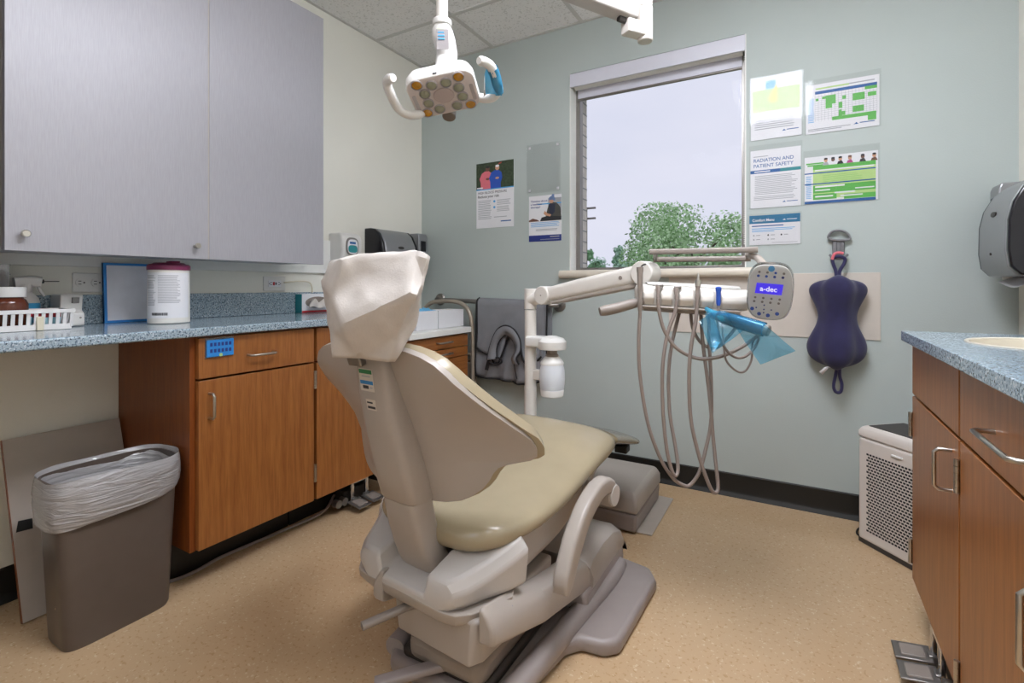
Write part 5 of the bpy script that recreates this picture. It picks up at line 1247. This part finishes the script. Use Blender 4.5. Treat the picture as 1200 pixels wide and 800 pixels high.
s.text('Comfort Menu', .06, .79, .13, 'print_white', .44, .0007, bold=.0004)
logo(s, .66, .80, .28, 'print_white')
s.lines([(.05, .68, .62, .035)], 'print_blue', 'subtitle', .0003); s.lines([(.05, .90, .54, .02), (.05, .85, .49, .02), (.05, .5, .44, .02)], 'print_sky', 'small_print', .0002)
for u in (.07, .36, .62):
    for v in (.30, .16):
        if u > .6 and v < .2: continue
        s.oval(u+.02, v+.02, .016, .03, 'print_black' if v > .2 and u > .3 else 'print_grey', 'icon', .0003); s.lines([(u+.07, u+.15, v+.01, .025)], 'print_grey', 'small_print', .0002)
s.lines([(.45, .95, .06, .015)], 'print_grey', 'small_print', .0002)
# wall protection panel
pa, pb, pc_ = PY(784, 360, BY), PY(1032, 319, BY), PY(1032, 399, BY)
tag(MB().box(pa.x, pb.x, BY-.005, BY+.001, pc_.z, pb.z).build('wall_guard', 'panel_beige', loc=(pa.x, BY, pc_.z), bevel=.0015), 'plain beige protection panel on the back wall behind the purple pillow', 'wall panel')
# ------------------------------------------------------------------ hook and pillow
hkc = PY(982, 285, BY-.02)
hk = thing('wall_hook', (hkc.x, BY, hkc.z), 'grey D-handled hook on the wall above the purple pillow', 'hook')
def hp_(px, py, y=BY-.018): return PY(px, py, y)
pts = [hp_(971, 279), hp_(971, 276), hp_(975, 271.5), hp_(982, 270), hp_(990, 271.5), hp_(995, 276), hp_(995.5, 280), hp_(989, 281.5), hp_(976, 281), hp_(971, 279)]
MB().sweep(pts, rrect(.010, .018, .004, 3), up=(0, -1, 0), smooth=4).build('d_handle', 'hook_grey', hk)
a, b = hp_(982.5, 280, BY-.012), hp_(982.5, 301, BY-.012)
mm = MB(); dx = Vector((.016, 0, 0))
for q in (-1, 0, 1): mm.loft([[p+dx*(q*.9)+Vector((u*.007, v*.006, 0)) for u, v in ((-1, -1), (1, -1), (1, 1), (-1, 1))] for p in (a, b)])
mm.build('stem', 'hook_grey', hk, bevel=.002)
MB().box(a.x-.024, a.x+.024, BY-.006, BY+.001, b.z, a.z).build('wall_plate', 'hook_grey', hk, bevel=.002)
MB().tube([hp_(972.5, 299, BY-.02), hp_(977, 302, BY-.045), hp_(982, 303, BY-.05), hp_(988, 302, BY-.045), hp_(993, 298.5, BY-.02)], .006, 10, 5).build('hook_arms', 'hook_grey', hk)
bw_ = MB().sweep([hp_(975, 304, BY-.052), hp_(978, 297.5, BY-.056), hp_(983, 296, BY-.058), hp_(988, 297, BY-.056)], rrect(.012, .016, .004, 3), up=(0, -1, 0), smooth=4)
bw_.build('pink_ribbon', 'print_pink', hk)
yp = BY-.075
pc = PY(981, 378, yp); top, bot = PY(981, 325, yp).z, PY(981, 431, yp).z
pl_ = thing('pillow', (pc.x, yp, bot), 'purple velvet bone shaped neck pillow hanging from the grey hook', 'pillow')
Hh = top-bot; rings = []
WPR = [(0, .10), (.02, .42), (.06, .72), (.12, .92), (.20, 1.0), (.28, .98), (.36, .88), (.46, .73), (.54, .67), (.62, .68), (.72, .80), (.82, .95), (.89, .97), (.95, .84), (.985, .55), (1.0, .12)]
for v, w in WPR:
    z = bot+Hh*v; hw = .104*w; ring = []
    lob = .24*interp([(0, 1), (.3, 1), (.48, .5), (.62, .5), (.8, 1), (1, 1)], v)
    for k in range(40):
        a = 2*math.pi*k/40; r_ = 1+lob*math.cos(3*(a+math.pi/2))*.8
        x = hw*r_*math.cos(a)*1.02; y = hw*.66*r_*math.sin(a)
        zz = z+(.022*abs(math.cos(a))**2*(1 if v > .9 else (-1 if v < .08 else 0)))*(-1 if v > .9 else 1)*-1*0
        fr = max(0, -math.sin(a))**3; zz = z+(fr*.016-abs(math.cos(a))*.006)*(max(0, v-.75)/.25)-(fr*.012)*(max(0, .2-v)/.2); ring.append(Vector((pc.x+x+.008*(v-.5), yp+y, zz)))
    rings.append(ring)
MB().loft(rings).build('body', 'velvet', pl_, sub=2)
MB().tube([Vector((pc.x-.004, yp-.02, top-.02)), PY(979.5, 318, yp+.01), PY(976.5, 309, yp+.02), PY(976, 303, BY-.05), PY(983, 300.5, BY-.058), PY(990, 303, BY-.05), PY(989, 309, yp+.02), PY(984, 318, yp+.01), Vector((pc.x+.006, yp-.02, top-.02))], .0075, 10, 5).build('hanging_loop', 'velvet', pl_)
MB().tube([Vector((pc.x, yp-.02, bot+.015)), PY(979, 440, yp), PY(977, 452, yp), PY(979.5, 459, yp), PY(985, 459, yp), PY(986.5, 450, yp), PY(984, 440, yp), Vector((pc.x+.008, yp-.02, bot+.015))], .007, 10, 5).build('tail_loop', 'velvet', pl_)
MB().loft([[PY(x, y, yp-.03+d) for x, y in q] for d in (0, .0) for q in [[(960, 436), (962, 438), (970, 430), (985, 428.5), (984, 427), (969, 428)]]], cap=False).quad(*[PY(x, y, yp-.03) for x, y in ((960, 435.5), (964, 439), (971, 431), (967, 429.5))]).quad(*[PY(x, y, yp-.03) for x, y in ((967, 429.5), (971, 431), (984, 429.5), (983, 427.5))]).build('care_tag', 'print_white', pl_, solid=.001)
# ------------------------------------------------------------------ towel bar with lead apron
g0, g1 = PY(509, 350, BY-.07), PY(650, 359, BY-.07)
g0 = Vector((g0.x, BY-.07, (g0.z+g1.z)/2+.012)); g1 = Vector((g1.x, BY-.07, g0.z-.022))
tbr = thing('towel_bar', ((g0.x+g1.x)/2, BY, g0.z), 'steel grab bar on the back wall carrying the grey apron', 'bar')
MB().tube([Vector((g0.x, BY-.001, g0.z)), Vector((g0.x, BY-.05, g0.z)), Vector((g0.x+.02, BY-.07, g0.z)), Vector((g1.x-.02, BY-.07, g1.z)), Vector((g1.x, BY-.05, g1.z)), Vector((g1.x, BY-.001, g1.z))], .0145, 16, 0).build('rail', 'steel_grey', tbr)
for g in (g0, g1): MB().lathe([(.0001, 0), (.04, 0), (.04, .008), (.034, .014), (.0001, .014)], (g.x, BY, g.z), (0, -1, 0), 24).build('flange', 'steel_grey', tbr)
ap = thing('lead_apron', ((g0.x+g1.x)/2, BY-.1, .55), 'grey lead apron with black binding draped over the bar on the back wall', 'apron')
def bz(x): return g0.z+(g1.z-g0.z)*(x-g0.x)/(g1.x-g0.x)
xa, xb = PY(558.5, 400, BY-.1).x, PY(641, 400, BY-.1).x
def over(zb_f, yo, u0, u1, n=26, fold=.012, seed=1):
    """cloth over the bar: behind, over the top and down the front to zb_f(u)"""
    def f(u, v):
        x = xa+(xb-xa)*(u0+(u1-u0)*u); zt = bz(x)+.018+yo*.4
        w = fold*math.sin(u*9+seed)*v+.01*noise.noise(Vector((u*4, v*3, seed)))*v
        if v < .25: q = v/.25; return Vector((x, BY-.03-.001*yo, zt-.25*(1-q)-.005))
        if v < .4: q = (v-.25)/.15; a = math.pi*q; return Vector((x, BY-.07+math.cos(a)*(.03+yo*.5), zt-.012+math.sin(a)*.014))
        q = (v-.4)/.6; z1 = zb_f(u); w += .020*q*noise.noise(Vector((x*14+z1*3, q*3.2+x*6, seed)))+.010*q*math.sin(x*60+q*7+seed); return Vector((x+.01*q*math.sin(u*5), BY-.10-yo-w*q, zt-.012-(zt-.012-z1)*q))
    return f
def edge_tube(pts, name='binding', r=.0058, par=None): return MB().tube(pts, r, 8, 3).build(name, 'binding_black', par)
zb0 = lambda u: PY(560+80*u, 440+10*min(1, u*1.6)-4*max(0, u-.8)*5, BY-.1).z
f0 = over(zb0, .0, 0, 1)
bk_ = MB().grid(f0, 30, 30).build('back_panel', 'apron_grey', ap, solid=.005, angle=80)
edge_tube([f0(k/16, 1) for k in range(17)], par=bk_); edge_tube([f0(0, .35+.65*k/10) for k in range(11)], par=bk_); edge_tube([f0(1, .35+.65*k/10) for k in range(11)], par=bk_)
def zb1(u): return PY(560+80*u, interp([(0, 407), (.12, 415), (.26, 426), (.34, 424), (.44, 400), (.54, 388), (.66, 398), (.75, 425), (.86, 428), (1, 418)], u), BY-.12).z
f1 = over(zb1, .018, .03, .97, seed=3, fold=.008)
fr_ = MB().grid(f1, 44, 24).build('front_flap', 'apron_grey', ap, solid=.005, angle=80)
edge_tube([f1(k/30, 1) for k in range(31)], par=fr_); edge_tube([f1(0, .35+.65*k/10) for k in range(11)], par=fr_)
# collar : a curled strip with black edges
cpts = [(571, 422), (573, 411), (576.5, 399), (581.5, 388), (587, 383), (592.5, 381.5), (598, 383), (603, 387), (607.5, 394), (610, 402), (609.5, 412), (605, 420), (608, 427)]
cin = [(582, 420), (581.5, 414), (582, 407), (584.5, 400), (588, 395), (592.5, 391.5), (597, 394), (600, 397), (603, 402), (604.5, 407), (604, 413), (600, 420), (602, 426)]
cp = [PY(x, y, BY-.160+.012*math.sin(i)) for i, (x, y) in enumerate(cpts)]; ci = [PY(x, y, BY-.142) for x, y in cin]
co1, ci1 = catmull(cp, 5), catmull(ci, 5)
cl = MB(); cl.loft([[a, b] for a, b in zip(co1, ci1)], cap=False, closed=False)
cl = cl.build('collar', 'apron_grey', ap, solid=.006, angle=80)
edge_tube(cp, par=cl); edge_tube(ci, par=cl)
edge_tube([PY(x, y, BY-.15) for x, y in ((571, 421), (576, 426), (583, 427), (588, 424), (586, 420), (581, 419))], par=cl)
MB().loft([[PY(x, y, BY-.15+d) for x, y in ((571, 421), (575, 422), (572, 434), (568, 433))] for d in (0, .004)]).build('strap', 'binding_black', ap)
MB().tube([PY(x, y, BY-.145) for x, y in ((601, 418), (603, 430), (605, 441), (606, 444))], .003, 6, 4).build('tie_cord', 'binding_black', ap)
# ------------------------------------------------------------------ low drawer cabinet and things on it
DX, dy0, dy1 = -1.745, 1.95, 2.505
dc = thing('drawer_cabinet', (-2.0, (dy0+dy1)/2, 0), 'low wooden drawer cabinet with a white top in the far left corner', 'cabinet')
MB().box(WX+.004, DX-.021, dy0+.005, dy1-.01, .1, .765).build('carcass', 'wood_dark', dc)
MB().box(WX+.004, DX-.08, dy0+.01, dy1-.015, 0, .1).build('toe_kick', 'black_rubber', dc)
MB().box(WX+.003, DX+.02, dy0, dy1, .766, .80).build('white_top', 'white_paint', dc, bevel=.004)
for z0, z1, hz_ in ((.690, .758, .728), (.632, .686, .662), (.44, .628, .56), (.11, .436, .38)):
    d = MB().box(DX-.02, DX, dy0+.006, dy1-.012, z0, z1).build('drawer', 'wood_h', dc, bevel=.0015)
    pull((DX, 2.19, hz_), (DX, 2.31, hz_), (1, 0, 0), parent=d)
for i, (p0, p1, lab) in enumerate((((488, 372), (513.3, 372), 'white glove box with blue gloves on the low corner cabinet, left one'), ((514, 372), (543.5, 372), 'plain white carton on the low corner cabinet, right one by the frame'))):
    XF = -1.80
    a, b = PX(p0[0], p0[1], XF), PX(p1[0], p1[1], XF)
    t = thing('glove_box' if i == 0 else 'carton', (XF-.06, (a.y+b.y)/2, .80), lab, 'box')
    MB().box(XF-.12, XF, a.y+.001, b.y-.001, .801, .905).build('box_body', 'print_white', t, bevel=.002)
    if i == 0:
        MB().loft([[Vector((XF-.06+u, (a.y+b.y)/2+v, z)) for u, v in oval(.05, .10, 18)] for z in (.9052, .9058)]).build('opening', 'mid_grey', t)
        mbg = MB()
        mbg.grid(lambda u, v: Vector((XF-.06+(u-.5)*.06, (a.y+b.y)/2+.03+(v-.5)*.16, .9065+.022*math.sin(u*3.14)*math.sin(v*3.14)*(.7+.6*noise.noise(Vector((u*5, v*6, 1)))))), 12, 16)
        mbg.build('gloves', 'glove_blue', t, solid=.001)
    else: MB().box(XF-.12, XF-.0, (a.y+b.y)/2-.012, (a.y+b.y)/2+.012, .9052, .9056).build('tape_strip', 'cream_tag', t)
# folded chair frame
fx = thing('folding_chair', (PY(528, 400, 2.59).x, 2.59, 0), 'beige tubular folding chair standing folded behind the low drawer cabinet', 'chair')
pl_pts = [(496, 420), (496, 375), (498, 362), (505, 355), (515, 353), (532, 353.3), (543, 357), (550.5, 367), (553, 382), (554, 420), (555, 455)]
P = [PY(x, y, 2.585) for x, y in pl_pts]; P[0].z = .012; P[-1].z = .012
P = [Vector((P[0].x, 2.56, .012))]+P[1:-1]+[Vector((P[-1].x-.0, 2.56, .012))]
MB().tube(P, .0135, 12, 5).build('back_frame', 'tube_beige', fx)
for z in (.30, .62): MB().cyl((P[0].x+.012, 2.575, z), (P[-1].x-.012, 2.575, z), .009, 10).build('cross_bar', 'tube_beige', fx)
Q_ = [Vector((P[0].x+.03, 2.64, .012)), Vector((P[0].x+.03, 2.635, .55)), Vector((P[-1].x-.022, 2.635, .55)), Vector((P[-1].x-.022, 2.64, .012))]
MB().tube([Q_[0], Q_[1], Q_[1]+Vector((.02, 0, .02)), Q_[2]+Vector((-.02, 0, .02)), Q_[2], Q_[3]], .011, 10, 0).build('rear_legs', 'tube_beige', fx)
MB().obox(((P[0].x+P[-1].x)/2, 2.612, .38), (abs(P[-1].x-P[0].x)-.06, .018, .36)).build('seat', 'tube_beige', fx, bevel=.006)
# ------------------------------------------------------------------ dispensers
def soap(loc_y0, loc_y1, ztop, label):
    t = thing('soap_dispenser', (WX, (loc_y0+loc_y1)/2, ztop-.24), label, 'dispenser')
    pr = [(.001, -.24), (.07, -.24), (.075, -.20), (.095, -.17), (.112, -.10), (.114, -.04), (.105, -.012), (.085, 0), (.001, 0)]
    MB().loft([[Vector((WX+x, y, ztop+z)) for x, z in pr] for y in (loc_y0, loc_y1)]).build('body', 'white_plastic', t, bevel=.012, seg=4)
    yc = (loc_y0+loc_y1)/2
    w_ = MB().loft([[Vector((WX+.1135+d, yc+a*q, ztop-.075+b*q)) for a, b in oval(.092, .10, 24, 3)] for d, q in ((0, 1), (.004, .94))]).build('window_bezel', 'steel_grey', t)
    MB().loft([[Vector((WX+.1165+d, yc+a, ztop-.077+b)) for a, b in oval(.074, .082, 24, 3)] for d in (0, .0015)]).build('label_sheet', 'print_white', w_)
    MB().loft([[Vector((WX+.1185+d, yc+a, ztop-.09+b)) for a, b in oval(.066, .042, 24, 3)] for d in (0, .0006)]).build('label_band', 'print_teal', w_)
    text('SOAP', .014, (WX+.1187, yc-.018, ztop-.058), (0, 1, 0), (0, 0, 1), 'print_blue', w_, 'label_print') if False else MB().box(WX+.1178, WX+.1186, yc-.022, yc+.02, ztop-.062, ztop-.050).build('label_print', 'print_blue', w_)
    MB().box(WX+.04, WX+.09, yc-.03, yc+.03, ztop-.262, ztop-.238).build('push_bar', 'white_plastic', t, bevel=.005)
soap(1.905, 2.05, 1.345, 'white wall soap dispenser with a teal label between the grey cabinet and towel dispenser')
def towel(sx, wall, y0, y1, ztop, label):
    t = thing('towel_dispenser', (wall, (y0+y1)/2, ztop-.38), label, 'dispenser', 'paper towel dispensers')
    def Pt(d, y, z): return Vector((wall+sx*d, y, ztop+z))
    pr = [(-.0005, -.335), (.13, -.335), (.155, -.305), (.162, -.25), (.160, -.15), (.148, -.09), (.120, -.035), (.085, -.006), (.05, 0), (-.0005, 0)]
    MB().loft([[Pt(x, y, z) for x, z in pr] for y in (y0+.022, y1-.022)]).build('silver_cover', 'towel_silver', t, bevel=.006, seg=3)
    for a, b in ((y0, y0+.0225), (y1-.0225, y1)):
        MB().loft([[Pt(max(-.0005, x-.002), y, z*.995) for x, z in pr] for y in (a, b)]).build('black_end', 'smoke_black', t, bevel=.006, seg=3)
    zc = -.10; bx_ = .152
    MB().loft([[Pt(bx_-.003+d, (y0+y1)/2+a, -.115+b) for a, b in oval(.05, .018, 18)] for d in (0, .008)]).build('badge', 'dark_grey', t)
    MB().loft([[Pt(.163+d, (y0+y1)/2+a, -.255+b) for a, b in oval(.01, .01, 12)] for d in (-.002, .002)]).build('indicator', 'dark_grey', t)
    MB().grid(lambda u, v: Pt(.055+.05*u+.012*v, y0+.05+(y1-y0-.1)*v, -.334-.028*u-.012*u*math.sin(v*4)), 6, 10).build('paper_sheet', 'print_white', t, solid=.001)
towel(1, WX, 2.175, 2.485, 1.398, 'silver and black paper towel dispenser on the left wall behind the headrest')
towel(-1, RX, 2.225, 2.545, 1.415, 'silver and black paper towel dispenser at the right edge of the frame')
def sani(sx, wall, y0, y1, ztop, label):
    t = thing('sanitizer_dispenser', (wall, (y0+y1)/2, ztop-.34), label, 'dispenser', 'narrow grey dispensers')
    def Pt(d, y, z): return Vector((wall+sx*d, y, ztop+z))
    pr = [(.001, -.34), (.06, -.34), (.075, -.30), (.09, -.27), (.096, -.15), (.094, -.02), (.086, 0), (.001, 0)]
    MB().loft([[Pt(x, y, z) for x, z in pr] for y in (y0, y1)]).build('body', 'towel_silver', t, bevel=.006, seg=3)
    MB().lathe([(.0001, 0), (.030, 0), (.022, -.045), (.0001, -.045)], Pt(.045, (y0+y1)/2, -.339), seg=20).build('nozzle', 'white_plastic', t)
    MB().box(*sorted((wall+sx*.0935, wall+sx*.098)), y0+.02, y1-.02, ztop-.12, ztop-.05).build('window', 'smoke_black', t, bevel=.002)
sani(1, WX, 2.565, 2.655, 1.40, 'narrow grey dispenser in the far left corner beside the towel dispenser')
sani(-1, RX, 2.57, 2.67, 1.44, 'narrow grey dispenser with a white nozzle behind the right towel dispenser')
# ------------------------------------------------------------------ air purifier
c0 = Vector((.213, 2.485, 0)); fx_ = Vector((.147, -.165, 0)).normalized(); fn = Vector((fx_.y, -fx_.x, 0)); fn = -fn if fn.y > 0 else fn
pu = thing('air_purifier', c0, 'white air purifier with a dark slotted grille on the floor by the right cabinet', 'air purifier')
PW, PD, PH = .34, .215, .478
def A(a, d, z): return c0+fx_*a-fn*d+Vector((0, 0, z))
def abox(a0, a1, d0, d1, z0, z1, name, m, par, **k): return MB().loft([[A(a, d, z) for a, d in ((a0, d0), (a1, d0), (a1, d1), (a0, d1))] for z in (z0, z1)]).build(name, m, par, **k)
abox(.002, PW-.002, .002, PD-.002, .001, .02, 'foot_base', 'dark_grey', pu)
abox(0, PW, 0, PD, .014, .43, 'case', 'purifier_white', pu, bevel=.012, seg=4)
MB().loft([[A(a, d, z) for a, d in ((0+e, e), (PW-e, e), (PW-e, PD-e), (0+e, PD-e))] for e, z in ((0, .4315), (0, .455), (.008, .472), (.02, PH))]).build('top_rim', 'purifier_white', pu, bevel=.006, seg=3)
abox(.03, PW-.03, .022, PD-.02, PH-.004, PH+.003, 'top_grille', 'dark_grey', pu, bevel=.002)
hndl = abox(.148, .19, -.006, .004, .395, .403, 'panel_latch', 'white_plastic', pu, bevel=.002)
sl = MB(); nz_ = 27
for r_ in range(nz_):
    z = .058+r_*.0118; k = 0
    a = .040+(r_ % 2)*.0065
    while a < PW-.045:
        sl.loft([[A(a+u, d, z+v) for u, v in ((0, 0), (.0096, 0), (.0096, .0072), (0, .0072))] for d in (-.0006, .002)]); a += .0132
sl.build('slotted_grille', 'binding_black', pu, flat=True)
cbp = [A(-.01, .15, .03), A(-.045, .17, .012), A(-.06, .13, .006), A(-.03, .10, .006), A(.0, .12, .012)]
MB().tube([A(.01, .12, .04), A(-.035, .10, .035), A(-.05, .06, .02), A(-.03, .03, .008), A(.01, .04, .008)], .004, 8, 5).build('power_cord', 'black_rubber', pu)
